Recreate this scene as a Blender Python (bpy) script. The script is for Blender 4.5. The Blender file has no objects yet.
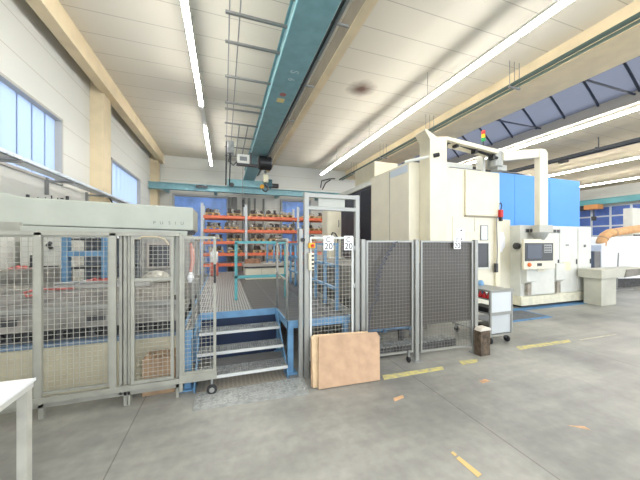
import bpy, math, random
from mathutils import Vector, Matrix
random.seed(7)
PI = math.pi
sc = bpy.context.scene
col = sc.collection

# ------------------------------------------------------------------ materials
def lin(c):
    out = []
    for v in c[:3]:
        v = v / 255.0
        out.append(v / 12.92 if v <= 0.04045 else ((v + 0.055) / 1.055) ** 2.4)
    return (*out, 1.0)

MATS = {}
def mat(name, rgb, rough=0.5, metal=0.0, var=0.0, scale=6.0, spec=0.5, dirt=None, bump=0.0):
    if name in MATS:
        return MATS[name]
    m = bpy.data.materials.new(name); m.use_nodes = True
    nt = m.node_tree; b = nt.nodes['Principled BSDF']
    b.inputs['Base Color'].default_value = lin(rgb)
    b.inputs['Roughness'].default_value = rough
    b.inputs['Metallic'].default_value = metal
    b.inputs['Specular IOR Level'].default_value = spec
    if var > 0 or dirt:
        tc = nt.nodes.new('ShaderNodeTexCoord')
        n = nt.nodes.new('ShaderNodeTexNoise'); n.inputs['Scale'].default_value = scale
        n.inputs['Detail'].default_value = 5.0
        nt.links.new(tc.outputs['Object'], n.inputs['Vector'])
        r = nt.nodes.new('ShaderNodeValToRGB')
        lo = tuple(max(0, c * (1 - var)) for c in rgb) if dirt is None else dirt
        hi = tuple(min(255, c * (1 + var * 0.5)) for c in rgb)
        r.color_ramp.elements[0].position = 0.32; r.color_ramp.elements[0].color = lin(lo)
        r.color_ramp.elements[1].position = 0.62; r.color_ramp.elements[1].color = lin(hi)
        nt.links.new(n.outputs['Fac'], r.inputs['Fac'])
        nt.links.new(r.outputs['Color'], b.inputs['Base Color'])
        if bump:
            bp = nt.nodes.new('ShaderNodeBump'); bp.inputs['Strength'].default_value = bump
            bp.inputs['Distance'].default_value = 0.01
            nt.links.new(n.outputs['Fac'], bp.inputs['Height'])
            nt.links.new(bp.outputs['Normal'], b.inputs['Normal'])
    MATS[name] = m
    return m

def emis(name, rgb, strength):
    m = bpy.data.materials.new(name); m.use_nodes = True
    b = m.node_tree.nodes['Principled BSDF']
    b.inputs['Base Color'].default_value = lin(rgb)
    b.inputs['Emission Color'].default_value = lin(rgb)
    b.inputs['Emission Strength'].default_value = strength
    return m

def translucent(name, rgb, rgb2=None, diffuse=0.35):
    m = bpy.data.materials.new(name); m.use_nodes = True
    nt = m.node_tree; out = nt.nodes['Material Output']
    nt.nodes.remove(nt.nodes['Principled BSDF'])
    t = nt.nodes.new('ShaderNodeBsdfTranslucent'); t.inputs['Color'].default_value = lin(rgb)
    d = nt.nodes.new('ShaderNodeBsdfDiffuse'); d.inputs['Color'].default_value = lin(rgb2 or rgb)
    mx = nt.nodes.new('ShaderNodeMixShader'); mx.inputs[0].default_value = diffuse
    nt.links.new(t.outputs[0], mx.inputs[1]); nt.links.new(d.outputs[0], mx.inputs[2])
    nt.links.new(mx.outputs[0], out.inputs['Surface'])
    return m

# ------------------------------------------------------------------ mesh builder
class MB:
    def __init__(s):
        s.v = []; s.f = []; s.mi = []; s.cur = 0
    def add(s, vs, fs):
        k = len(s.v); s.v += [tuple(p) for p in vs]
        for f in fs:
            s.f.append([k + i for i in f]); s.mi.append(s.cur)
        return s
    def box(s, x0, x1, y0, y1, z0, z1):
        if x1 < x0: x0, x1 = x1, x0
        if y1 < y0: y0, y1 = y1, y0
        if z1 < z0: z0, z1 = z1, z0
        return s.add([(x0,y0,z0),(x1,y0,z0),(x1,y1,z0),(x0,y1,z0),(x0,y0,z1),(x1,y0,z1),(x1,y1,z1),(x0,y1,z1)],
                     [(0,3,2,1),(4,5,6,7),(0,1,5,4),(1,2,6,5),(2,3,7,6),(3,0,4,7)])
    def prism(s, poly, axis, a, b):
        """poly: 2D points; axis the extrusion axis: 'x' -> (y,z), 'y' -> (x,z), 'z' -> (x,y)"""
        def P(p, h):
            return {'x': (h, p[0], p[1]), 'y': (p[0], h, p[1]), 'z': (p[0], p[1], h)}[axis]
        n = len(poly)
        area = sum(poly[i][0]*poly[(i+1)%n][1] - poly[(i+1)%n][0]*poly[i][1] for i in range(n))
        flip = (area < 0) != (axis == 'y') != (b < a)
        vs = [P(p, a) for p in poly] + [P(p, b) for p in poly]
        fs = [tuple(range(n))[::-1], tuple(range(n, 2*n))] + [(i, (i+1) % n, n + (i+1) % n, n + i) for i in range(n)]
        if flip: fs = [f[::-1] for f in fs]
        return s.add(vs, fs)
    def tube(s, pts, r, n=8, caps=True):
        pts = [Vector(p) for p in pts]
        rs = r if isinstance(r, (list, tuple)) else [r] * len(pts)
        vs = []; up = None
        for i, p in enumerate(pts):
            d = ((pts[min(i+1, len(pts)-1)] - pts[max(i-1, 0)])).normalized()
            if up is None:
                up = Vector((0,0,1)) if abs(d.z) < 0.9 else Vector((1,0,0))
            a = d.cross(up)
            if a.length < 1e-4: a = d.cross(Vector((0,1,0)))
            a.normalize(); b = a.cross(d).normalized(); up = b
            for k in range(n):
                t = 2*PI*k/n + PI/n
                vs.append(p + a*math.cos(t)*rs[i] + b*math.sin(t)*rs[i])
        fs = []
        for i in range(len(pts)-1):
            for k in range(n):
                fs.append((i*n+k, i*n+(k+1)%n, (i+1)*n+(k+1)%n, (i+1)*n+k))
        if caps:
            fs.append(tuple(range(n))[::-1]); fs.append(tuple(range((len(pts)-1)*n, len(pts)*n)))
        return s.add(vs, fs)
    def cyl(s, p0, p1, r, n=14, r2=None):
        return s.tube([p0, p1], [r, r if r2 is None else r2], n)
    def bar(s, p0, p1, w):
        return s.tube([p0, p1], w * 0.7071, 4)
    def lathe(s, c, prof, n=16, axis='z'):
        vs = []
        for r, h in prof:
            for k in range(n):
                t = 2*PI*k/n
                q = (r*math.cos(t), r*math.sin(t), h)
                if axis == 'x': q = (q[2], q[0], q[1])
                if axis == 'y': q = (q[1], q[2], q[0])
                vs.append((c[0]+q[0], c[1]+q[1], c[2]+q[2]))
        m = len(prof); fs = []
        for i in range(m-1):
            for k in range(n):
                fs.append((i*n+k, i*n+(k+1)%n, (i+1)*n+(k+1)%n, (i+1)*n+k))
        fs.append(tuple(range(n))[::-1]); fs.append(tuple(range((m-1)*n, m*n)))
        return s.add(vs, fs)
    def frame(s, x0, x1, z0, z1, w, y0, y1):
        """rectangular frame in the XZ plane"""
        s.box(x0, x0+w, y0, y1, z0, z1); s.box(x1-w, x1, y0, y1, z0, z1)
        s.box(x0+w*.5, x1-w*.5, y0+.001, y1-.001, z0, z0+w); s.box(x0+w*.5, x1-w*.5, y0+.001, y1-.001, z1-w, z1)
        return s
    def wires(s, x0, x1, z0, z1, y, px, pz, t=0.0034):
        nx = max(1, round((x1-x0)/px)); nz = max(1, round((z1-z0)/pz))
        for i in range(nx+1):
            x = x0 + (x1-x0)*i/nx; s.box(x-t/2, x+t/2, y-t/2, y+t/2, z0, z1)
        for k in range(nz+1):
            z = z0 + (z1-z0)*k/nz; s.box(x0, x1, y-t*.6, y+t*.4, z-t/2, z+t/2)
        return s
    def build(s, name, m, parent=None, bevel=0.0, smooth=False):
        off = Vector((0,0,0)); p = parent
        while p is not None:
            off += p.location; p = p.parent
        me = bpy.data.meshes.new(name)
        me.from_pydata([(v[0]-off.x, v[1]-off.y, v[2]-off.z) for v in s.v], [], s.f)
        for mm in (m if isinstance(m, (list, tuple)) else [m]): me.materials.append(mm)
        for p_, i_ in zip(me.polygons, s.mi): p_.material_index = i_
        if smooth:
            for p_ in me.polygons: p_.use_smooth = len(p_.vertices) == 4
        me.update()
        o = bpy.data.objects.new(name, me); col.objects.link(o)
        if parent is not None: o.parent = parent
        if bevel:
            bv = o.modifiers.new('bevel', 'BEVEL'); bv.width = bevel; bv.segments = 2
            bv.limit_method = 'ANGLE'; bv.angle_limit = 0.7
        return o

def tag(o, label=None, cat=None, group=None, kind=None):
    if label: o['label'] = label
    if cat: o['category'] = cat
    if group: o['group'] = group
    if kind: o['kind'] = kind
    return o
def thing(name, loc, label, cat, group=None):
    o = bpy.data.objects.new(name, None); col.objects.link(o)
    o.location = loc; o.empty_display_size = 0.1
    return tag(o, label, cat, group)
def box(name, m, parent, x0, x1, y0, y1, z0, z1, bevel=0.004):
    return MB().box(x0, x1, y0, y1, z0, z1).build(name, m, parent, bevel)
def struct(o):
    o['kind'] = 'structure'; return o
def copy_tree(o, parent=None, loc=None):
    c = o.copy(); col.objects.link(c)
    if parent is not None: c.parent = parent
    if loc is not None: c.location = loc
    for ch in list(o.children): copy_tree(ch, c)
    return c
def lettering(name, body, size, m, parent, loc, rx=PI/2, rz=0.0, align='CENTER'):
    cu = bpy.data.curves.new(name, 'FONT'); cu.body = body; cu.size = size
    cu.align_x = align; cu.align_y = 'CENTER'; cu.extrude = 0.001; cu.space_line = 0.85
    t = bpy.data.objects.new('tmp', cu); col.objects.link(t)
    dg = bpy.context.evaluated_depsgraph_get()
    me = bpy.data.meshes.new_from_object(t.evaluated_get(dg))
    bpy.data.objects.remove(t)
    me.transform(Matrix.Rotation(rz, 4, 'Z') @ Matrix.Rotation(rx, 4, 'X'))
    me.materials.clear(); me.materials.append(m)
    o = bpy.data.objects.new(name, me); col.objects.link(o)
    off = Vector((0,0,0)); p = parent
    while p is not None: off += p.location; p = p.parent
    o.parent = parent; o.location = Vector(loc) - off
    return o

# palette
FENCE = mat('fence_grey', (158,157,147), 0.45, 0.1, 0.05)
WIRE = mat('fence_wire', (176,174,164), 0.5)
WIREDK = mat('fence_wire_grey', (128,125,118), 0.5)
ALU = mat('aluminium', (156,156,151), 0.35, 0.35)
STEEL = mat('galvanised_steel', (160,163,163), 0.45, 0.45, 0.14, 9)
DKSTEEL = mat('dark_steel', (78,78,80), 0.5, 0.4, 0.25, 9)
BLACK = mat('black_plastic', (26,26,28), 0.45)
RUBBER = mat('rubber', (40,40,42), 0.7)
TEAL = mat('crane_teal', (128,172,180), 0.42, 0.0, 0.05)
TEALP = mat('rail_teal', (84,160,166), 0.4)
BLUE = mat('frame_blue', (106,150,188), 0.42, 0, 0.08)
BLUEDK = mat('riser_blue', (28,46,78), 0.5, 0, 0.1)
ORANGE = mat('rack_orange', (238,122,84), 0.45)
RACKG = mat('rack_grey', (200,204,206), 0.4, 0.2)
CREAM = mat('machine_cream', (226,220,200), 0.4, 0, 0.02, 3)
CREAM2 = mat('machine_ivory', (228,220,196), 0.4, 0, 0.02, 3)
WHITE = mat('machine_white', (216,216,208), 0.4, 0, 0.03, 3)
COVER = mat('cover_grey', (172,176,166), 0.42, 0, 0.03, 4)
PAPER = mat('paper_white', (245,246,246), 0.6)
BLUEBOX = mat('enclosure_blue', (84,158,238), 0.5, 0, 0.02, 1)
WOOD = mat('pallet_wood', (222,188,140), 0.75, 0, 0.2, 12)
BOARD = mat('board_tan', (188,156,128), 0.8, 0, 0.06, 7)
RED = mat('signal_red', (205,40,42), 0.45)
REDCLOTH = mat('red_cloth', (192,110,104), 0.9, 0, 0.25, 20)
YELLOW = mat('safety_yellow', (240,176,40), 0.45)
CONC = mat('beam_cream', (224,206,172), 0.75, 0, 0.04, 2)
SHEET = mat('tinted_sheet', (84,79,74), 0.3, 0, 0.04, 2)
DARKPANEL = mat('dark_panel', (74,76,84), 0.45, 0, 0.1, 3)
GLASSDK = mat('dark_window', (46,46,48), 0.12)
SCREEN = mat('screen_dark', (38,48,66), 0.15)
TAN = mat('hose_tan', (214,164,112), 0.6, 0, 0.08, 8)
CHIPTRAY = mat('tray_grey', (192,190,176), 0.55, 0, 0.05, 2)
PIPEG = mat('pipe_grey', (140,140,138), 0.5, 0.2)
CONDUIT = mat('conduit_green', (66,84,78), 0.5)
CASTM = mat('cast_dark', (92,84,80), 0.5, 0.4, 0.35, 14)
CASTL = mat('cast_light', (190,186,180), 0.45, 0.2, 0.3, 14)
BEDM = mat('bed_steel', (150,146,140), 0.45, 0.3, 0.2, 5)
BEIGE = mat('base_beige', (196,188,162), 0.5, 0, 0.06, 3)
BROWN = mat('dark_timber', (92,78,64), 0.8, 0, 0.3, 16)

# ------------------------------------------------------------------ floor, ceiling, walls
def floor_material():
    m = bpy.data.materials.new('concrete_floor'); m.use_nodes = True
    nt = m.node_tree; b = nt.nodes['Principled BSDF']; L = nt.links; N = nt.nodes.new
    tc = N('ShaderNodeTexCoord')
    n1 = N('ShaderNodeTexNoise'); n1.inputs['Scale'].default_value = 0.55; n1.inputs['Detail'].default_value = 6
    n1.inputs['Roughness'].default_value = 0.62
    n2 = N('ShaderNodeTexNoise'); n2.inputs['Scale'].default_value = 11; n2.inputs['Detail'].default_value = 8
    mp = N('ShaderNodeMapping'); mp.inputs['Rotation'].default_value = (0, 0, 0.25); mp.inputs['Scale'].default_value = (0.5, 5.0, 1)
    n3 = N('ShaderNodeTexNoise'); n3.inputs['Scale'].default_value = 1.2; n3.inputs['Detail'].default_value = 4
    L.new(tc.outputs['Object'], n1.inputs['Vector']); L.new(tc.outputs['Object'], n2.inputs['Vector'])
    L.new(tc.outputs['Object'], mp.inputs['Vector']); L.new(mp.outputs[0], n3.inputs['Vector'])
    r1 = N('ShaderNodeValToRGB')
    r1.color_ramp.elements[0].position = 0.34; r1.color_ramp.elements[0].color = lin((128,128,126))
    r1.color_ramp.elements[1].position = 0.62; r1.color_ramp.elements[1].color = lin((170,169,163))
    L.new(n1.outputs['Fac'], r1.inputs['Fac'])
    r2 = N('ShaderNodeValToRGB')
    r2.color_ramp.elements[0].position = 0.3; r2.color_ramp.elements[0].color = (0.86,0.86,0.86,1)
    r2.color_ramp.elements[1].position = 0.7; r2.color_ramp.elements[1].color = (1.05,1.05,1.045,1)
    L.new(n2.outputs['Fac'], r2.inputs['Fac'])
    r3 = N('ShaderNodeValToRGB')
    r3.color_ramp.elements[0].position = 0.3; r3.color_ramp.elements[0].color = (0.88,0.88,0.87,1)
    r3.color_ramp.elements[1].position = 0.66; r3.color_ramp.elements[1].color = (1.06,1.05,1.04,1)
    L.new(n3.outputs['Fac'], r3.inputs['Fac'])
    a = N('ShaderNodeMixRGB'); a.blend_type = 'MULTIPLY'; a.inputs[0].default_value = 1
    c = N('ShaderNodeMixRGB'); c.blend_type = 'MULTIPLY'; c.inputs[0].default_value = 1
    L.new(r1.outputs[0], a.inputs[1]); L.new(r2.outputs[0], a.inputs[2])
    L.new(a.outputs[0], c.inputs[1]); L.new(r3.outputs[0], c.inputs[2])
    # saw-cut slab joints every 3.2 m
    br = N('ShaderNodeTexBrick'); br.offset = 0.0; br.inputs['Scale'].default_value = 1.0
    br.inputs['Brick Width'].default_value = 3.1; br.inputs['Row Height'].default_value = 11.0
    br.inputs['Mortar Size'].default_value = 0.006; br.inputs['Color1'].default_value = (1,1,1,1)
    br.inputs['Color2'].default_value = (1,1,1,1); br.inputs['Mortar'].default_value = (0.6,0.59,0.58,1)
    mp2 = N('ShaderNodeMapping'); mp2.inputs['Location'].default_value = (0.82, 1.0, 0)
    L.new(tc.outputs['Object'], mp2.inputs['Vector']); L.new(mp2.outputs[0], br.inputs['Vector'])
    d = N('ShaderNodeMixRGB'); d.blend_type = 'MULTIPLY'; d.inputs[0].default_value = 1
    L.new(c.outputs[0], d.inputs[1]); L.new(br.outputs['Color'], d.inputs[2])
    L.new(d.outputs[0], b.inputs['Base Color'])
    rr = N('ShaderNodeMapRange'); rr.inputs['To Min'].default_value = 0.3; rr.inputs['To Max'].default_value = 0.55
    L.new(n2.outputs['Fac'], rr.inputs['Value']); L.new(rr.outputs[0], b.inputs['Roughness'])
    return m

def ceiling_material(name='ceiling_panel', ca=(220,216,206), cb=(217,213,203), cm=(180,174,162)):
    m = bpy.data.materials.new(name); m.use_nodes = True
    nt = m.node_tree; b = nt.nodes['Principled BSDF']; L = nt.links; N = nt.nodes.new
    b.inputs['Roughness'].default_value = 0.85
    tc = N('ShaderNodeTexCoord')
    br = N('ShaderNodeTexBrick'); br.offset = 0.0; br.inputs['Scale'].default_value = 1
    br.inputs['Brick Width'].default_value = 40; br.inputs['Row Height'].default_value = 0.66
    br.inputs['Mortar Size'].default_value = 0.009
    br.inputs['Color1'].default_value = lin(ca); br.inputs['Color2'].default_value = lin(cb)
    br.inputs['Mortar'].default_value = lin(cm)
    mp = N('ShaderNodeMapping'); mp.inputs['Location'].default_value = (17.0, 0.32, 0)
    L.new(tc.outputs['Object'], mp.inputs['Vector']); L.new(mp.outputs[0], br.inputs['Vector'])
    # a brown oil stain of its own shape on one panel
    ms = N('ShaderNodeMapping'); ms.inputs['Location'].default_value = (-3.62, -7.02, 0)
    ms.vector_type = 'POINT'
    L.new(tc.outputs['Object'], ms.inputs['Vector'])
    nz = N('ShaderNodeTexNoise'); nz.inputs['Scale'].default_value = 3.0
    L.new(tc.outputs['Object'], nz.inputs['Vector'])
    sep = N('ShaderNodeSeparateXYZ'); L.new(ms.outputs[0], sep.inputs[0])
    cmb = N('ShaderNodeCombineXYZ')
    L.new(sep.outputs['X'], cmb.inputs['X']); L.new(sep.outputs['Y'], cmb.inputs['Y'])
    vl = N('ShaderNodeVectorMath'); vl.operation = 'LENGTH'; L.new(cmb.outputs[0], vl.inputs[0])
    ad = N('ShaderNodeMath'); ad.operation = 'ADD'; L.new(vl.outputs['Value'], ad.inputs[0])
    s2 = N('ShaderNodeMath'); s2.operation = 'MULTIPLY'; s2.inputs[1].default_value = 0.25
    L.new(nz.outputs['Fac'], s2.inputs[0]); L.new(s2.outputs[0], ad.inputs[1])
    rp = N('ShaderNodeValToRGB')
    rp.color_ramp.elements[0].position = 0.2; rp.color_ramp.elements[0].color = (0.95,0.95,0.95,1)
    rp.color_ramp.elements[1].position = 0.58; rp.color_ramp.elements[1].color = (0,0,0,1)
    L.new(ad.outputs[0], rp.inputs['Fac'])
    mx = N('ShaderNodeMixRGB'); L.new(rp.outputs[0], mx.inputs[0]); L.new(br.outputs['Color'], mx.inputs[1])
    mx.inputs[2].default_value = lin((96,66,52))
    L.new(mx.outputs[0], b.inputs['Base Color'])
    return m

def wall_material():
    m = bpy.data.materials.new('wall_panel'); m.use_nodes = True
    nt = m.node_tree; b = nt.nodes['Principled BSDF']; L = nt.links; N = nt.nodes.new
    b.inputs['Roughness'].default_value = 0.8
    tc = N('ShaderNodeTexCoord'); sep = N('ShaderNodeSeparateXYZ'); cmb = N('ShaderNodeCombineXYZ')
    ad = N('ShaderNodeMath'); ad.operation = 'ADD'
    L.new(tc.outputs['Object'], sep.inputs[0]); L.new(sep.outputs['X'], ad.inputs[0]); L.new(sep.outputs['Y'], ad.inputs[1])
    L.new(ad.outputs[0], cmb.inputs['X']); L.new(sep.outputs['Z'], cmb.inputs['Y'])
    br = N('ShaderNodeTexBrick'); br.offset = 0; br.inputs['Scale'].default_value = 1
    br.inputs['Brick Width'].default_value = 50; br.inputs['Row Height'].default_value = 0.6
    br.inputs['Mortar Size'].default_value = 0.008
    br.inputs['Color1'].default_value = lin((222,221,214)); br.inputs['Color2'].default_value = lin((220,219,212))
    br.inputs['Mortar'].default_value = lin((196,190,176))
    L.new(cmb.outputs[0], br.inputs['Vector']); L.new(br.outputs['Color'], b.inputs['Base Color'])
    return m

FLOOR = floor_material(); CEIL = ceiling_material('ceiling_panel', (218,212,198), (215,209,195)); CEIL_WARM = ceiling_material('ceiling_panel_warm_lit', (200,188,164), (197,185,161), (160,148,126)); WALL = wall_material()
YB, YF = 15.4, -5.0            # back wall, open end behind the camera
XL, XR, ZC = -3.23, 27.7, 6.0
floor = struct(MB().box(-3.6, 28.2, YF, 15.8, -0.15, 0).build('floor', FLOOR))
PAINT = mat('worn_yellow_paint', (214,202,124), 0.6, 0, 0, 14, dirt=(168,164,146))
PAINTB = mat('blue_floor_paint', (84,132,176), 0.6, 0, 0.15, 6)
TAPE = mat('orange_tape', (206,166,128), 0.6, 0, 0.1, 14)
def flat(name, pts, m, h=0.003):
    return MB().prism(pts, 'z', 0.0002, h).build(name, m, floor)
flat('painted_line', [(1.88,3.03),(2.8,3.02),(2.84,3.1),(1.92,3.14)], PAINT)
flat('painted_line', [(3.14,3.04),(3.42,3.05),(3.5,3.13),(3.2,3.17)], PAINT)
flat('painted_line', [(4.45,3.18),(5.64,3.15),(5.72,3.24),(4.52,3.3)], PAINT)
flat('painted_line', [(5.9,3.15),(6.9,3.13),(6.9,3.17),(5.9,3.19)], mat('faded_paint', (184,180,162), 0.6, 0, 0.1, 9))
flat('tape_mark', [(1.73,2.58),(1.87,2.61),(1.89,2.66),(1.75,2.64)], TAPE)
flat('tape_mark', [(1.73,1.74),(1.77,1.75),(1.79,1.56),(1.74,1.55)], mat('yellow_tape', (214,186,124), 0.6))
flat('tape_mark', [(1.735,1.80),(1.765,1.81),(1.77,1.77),(1.74,1.76)], MATS['yellow_tape'])
flat('tape_mark', [(2.96,2.57),(3.1,2.58),(3.09,2.64),(2.97,2.63)], TAPE)
flat('tape_mark', [(3.03,1.72),(3.16,1.66),(3.15,1.61),(3.08,1.67)], TAPE)
flat('painted_strip', [(6.1,5.02),(10.4,4.98),(10.4,5.24),(6.1,5.24)], PAINTB)
SK0, SK1 = 8.05, 11.5          # skylight opening
ceil = MB()
ceil.box(-3.6, SK0, YF, 15.8, ZC, ZC+0.3)
ceil.cur = 1; ceil.box(SK1, 28.2, YF, 15.8, ZC, ZC+0.3)  # same panels in the far bay, warm light tint painted into the colour
ceil.box(SK0, SK1, 15.2, 15.8, ZC, ZC+0.3)
struct(ceil.build('ceiling', [CEIL, CEIL_WARM]))
# side wall with two window openings
W1 = (4.2, 7.34, 2.9, 4.3); W2 = (10.04, 13.12, 2.9, 4.28)
w = MB()
w.box(XL-0.25, XL, YF, 15.8, 0, 2.9); w.box(XL-0.25, XL, YF, 15.8, 4.3, ZC)
for a, b_ in ((YF, W1[0]), (W1[1], W2[0]), (W2[1], 15.8)):
    w.box(XL-0.25, XL, a, b_, 2.89, 4.31)
struct(w.build('wall_left', WALL))
struct(MB().box(XL, 28.2, YB, YB+0.3, 0, ZC).build('wall_back', WALL))
struct(MB().box(XR, XR+0.3, YF, YB, 0, ZC).build('wall_right', WALL))
CHANNEL = translucent('channel_glass', (200,211,228), (196,206,222), 0.25)
WINFR = mat('window_frame', (182,178,170), 0.5)
for i, (y0, y1, z0, z1) in enumerate((W1, W2)):
    o = struct(bpy.data.objects.new('window_%d' % (i+1), None)); col.objects.link(o); o.location = (XL, (y0+y1)/2, z0)
    fr = MB()
    for a in (y0, y1-0.05): fr.box(XL-0.16, XL+0.02, a, a+0.05, z0, z1)
    fr.box(XL-0.16, XL+0.02, y0, y1, z0, z0+0.05); fr.box(XL-0.16, XL+0.02, y0, y1, z1-0.05, z1)
    fr.build('frame', WINFR, o)
    n = 8
    mu = MB()
    for k in range(1, n):
        y = y0 + (y1-y0)*k/n; mu.box(XL-0.135, XL-0.10, y-0.008, y+0.008, z0+0.04, z1-0.04)
    mu.build('mullion_grid', mat('joint_grey', (170,180,196), 0.6), o)
    MB().box(XL-0.12, XL-0.1, y0+0.02, y1-0.02, z0+0.02, z1-0.02).build('glass', CHANNEL, o)
# concrete beams and pillars
struct(MB().box(-2.95, -2.78, YF, YB, 5.58, ZC).box(-2.99, -2.76, YF, YB, 5.56, 5.66).build('trim_1', CONC))
p = MB()
for y in (8.63, 14.75): p.box(XL, -2.93, y, y+0.47, 0, ZC)
struct(p.build('trim_2', CONC))
struct(MB().box(2.16, 2.32, YF, YB, 5.6, ZC).build('trim_3', mat('beam_shaded_side', (146,136,122), 0.8, 0, 0.05, 3)))  # beam side coloured darker to paint in its shade away from the lamps
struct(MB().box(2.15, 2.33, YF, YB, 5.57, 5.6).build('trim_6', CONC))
struct(MB().box(6.9, 8.04, YF, YB, 5.53, ZC+0.35).build('trim_4', CONC))
struct(MB().box(11.45, 11.62, YF, YB, 5.84, ZC+0.3).build('trim_5', mat('fascia_grey', (186,178,164), 0.7)))
# barrel skylight over the second bay
o = struct(bpy.data.objects.new('window_3', None)); col.objects.link(o); o.location = (9.8, 5, ZC)
arc = [(SK0 + (SK1-SK0)*k/14, ZC + 0.12 + 1.05*math.sin(PI*k/14)) for k in range(15)]
g = MB()
g.add([(x, y, z) for y in (YF, 15.3) for x, z in arc], [(k, k+1, 16+k, 15+k) for k in range(14)])
SKY = translucent('roof_glazing', (112,114,124), (132,134,146), 0.5)
g.build('glass', SKY, o)
rb = MB(); y = -1.0
while y < 15.2:
    rb.tube([(x, y, z-0.03) for x, z in arc], 0.035, 4); y += 0.95
for k in (4, 10):
    rb.box(arc[k][0]-0.03, arc[k][0]+0.03, YF, 15.3, arc[k][1]-0.06, arc[k][1]-0.01)
rb.build('rib_frame', mat('rib_dark', (52,56,66), 0.6), o)
tr = MB(); y = -0.4
while y < 15:
    tr.tube([(SK0, y, 6.08), (SK1, y, 6.08)], 0.03, 6); y += 2.6
tr.build('tie_bar', MATS['rib_dark'], o)
g2 = MB().add([(x, y_, z) for x, z in arc for y_ in (15.3,)] , [tuple(range(15))]).build('end_pane', SKY, o)
# blue sectional doors
DOORB = mat('door_blue', (84,114,190), 0.35, 0, 0.06, 3)
o = struct(bpy.data.objects.new('door_1', None)); col.objects.link(o); o.location = (XR, 13, 0)
MB().box(XR-0.08, XR-0.02, 10.6, 15.2, 0, 4.5).build('leaf', DOORB, o)
fr = MB()
for k in range(5):
    yy = 10.6 + 4.6*k/4; fr.box(XR-0.12, XR-0.03, yy-0.06, yy+0.06, 0, 4.55)
for k in range(7):
    zz = 4.5*k/6; fr.box(XR-0.115, XR-0.03, 10.54, 15.26, zz-0.05 if k else 0, zz+0.06)
fr.build('frame', mat('door_frame_white', (206,212,220), 0.5), o)
CURT = mat('door_strip_blue', (126,166,236), 0.35, 0, 0.12, 2.2)
for i, (x0, x1) in enumerate(((-2.3, 0.12), (3.05, 4.6))):
    o = struct(bpy.data.objects.new('door_%d' % (i+2), None)); col.objects.link(o); o.location = ((x0+x1)/2, YB, 0)
    c = MB()
    n = int((x1-x0)/0.2)
    for k in range(n):
        a = x0 + (x1-x0)*k/n; dy = 0.012*(k % 2)
        c.box(a-0.005, a+(x1-x0)/n+0.005, YB-0.08-dy, YB-0.07-dy, 0, 4.0)
    c.build('strip_curtain', CURT, o)
    MB().frame(x0-0.1, x1+0.1, 0, 4.14, 0.1, YB-0.12, YB-0.005).build('frame', mat('door_frame_grey', (170,172,172), 0.5), o)

# ------------------------------------------------------------------ ceiling lights
TUBE = emis('lamp_white', (255,253,249), 17.0)
def light_row(x, z, y0, y1, label, gaps=()):
    r = thing('ceiling_light', (x, y0, z), label, 'ceiling light', 'fluorescent light rows under the ceiling')
    MB().box(x-0.045, x+0.045, y0, y1, z+0.025, z+0.085).build('housing', mat('lamp_housing', (232,230,222), 0.5), r)
    y = y0
    while y < y1 - 0.3:
        e = min(y + 1.5, y1)
        if not any(a < (y+e)/2 < b for a, b in gaps):
            MB().box(x-0.045, x+0.045, y+0.03, e-0.03, z-0.03, z+0.03).build('tube', TUBE, r)
        y += 1.5
    k = y0 + 0.8
    while k < y1:
        MB().cyl((x, k, z+0.08), (x, k, ZC), 0.006, 6).build('suspension_rod', PIPEG, r); k += 3.0
    return r
light_row(-0.565, 5.32, -4.0, 14.0, 'long fluorescent light row between the side windows and the teal crane girder', ((8.4, 9.6),))
light_row(4.85, 5.32, -4.0, 14.0, 'bright fluorescent light row running above the cream machining centre')
light_row(11.73, 5.72, -4.0, 14.5, 'fluorescent light row along the far edge of the dark skylight')
light_row(17.9, 5.6, -4.0, 14.5, 'fluorescent light row beyond the black power rail in the far bay')
light_row(23.4, 5.6, -4.0, 14.5, 'fluorescent light row closest to the blue sectional door wall')

# ------------------------------------------------------------------ overhead crane
cr = thing('overhead_crane', (1.17, 14.4, 4.42), 'teal overhead travelling crane girder running under the ceiling above the platform', 'crane')
gd = MB(); gd.box(1.0, 1.36, -3.0, 14.7, 4.82, 5.40); gd.box(0.90, 1.42, -3.0, 14.7, 4.80, 4.835); gd.box(0.96, 1.40, -3.0, 14.7, 5.40, 5.43)
gd.build('girder', TEAL, cr, 0.004)
MB().box(0.885, 0.90, -3.0, 14.7, 4.80, 4.835).build('flange_edge', mat('teal_highlight', (150,205,212), 0.35), cr)  # pale strip paints the highlight along the flange edge
MB().box(0.15, 2.0, 14.22, 14.6, 4.46, 4.80).build('end_carriage', TEAL, cr, 0.01)
MB().box(1.9, 2.3, 14.1, 14.5, 4.5, 4.9).build('drive_motor', mat('teal_dark', (50,96,106), 0.5), cr, 0.03)
MB().lathe((2.45, 14.3, 4.62), [(0.05,-0.2),(0.12,-0.18),(0.12,0.18),(0.05,0.2)], 12, 'x').build('brake', DKSTEEL, cr)
for xx in (0.35, 1.8):
    MB().lathe((xx, 14.2, 4.52), [(0.04,-0.03),(0.11,-0.03),(0.11,0.03),(0.04,0.03)], 16, 'y').build('wheel', YELLOW if xx > 1 else DKSTEEL, cr)
MB().box(1.47, 1.50, -3.0, 13.5, 4.86, 4.90).build('conductor_rail', BLACK, cr)
MB().box(1.53, 1.56, -3.0, 13.5, 4.88, 4.93).build('conductor_rail', PIPEG, cr)
y = 0.4
while y < 13:
    MB().box(1.34, 1.75, y-0.015, y+0.015, 4.90, 4.93).build('rail_bracket', PIPEG, cr); y += 1.7
for x_, n_ in ((0.08, 0), (0.24, 1)):
    MB().cyl((x_, -3, 5.36), (x_, 13.2, 5.36), 0.012, 6).build('cable_rod', PIPEG, cr)
for x_ in (0.45, 0.7):
    MB().cyl((x_, 8.9, 5.32), (x_, 12.2, 5.32), 0.018, 6).build('cable_rod', PIPEG, cr)
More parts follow.
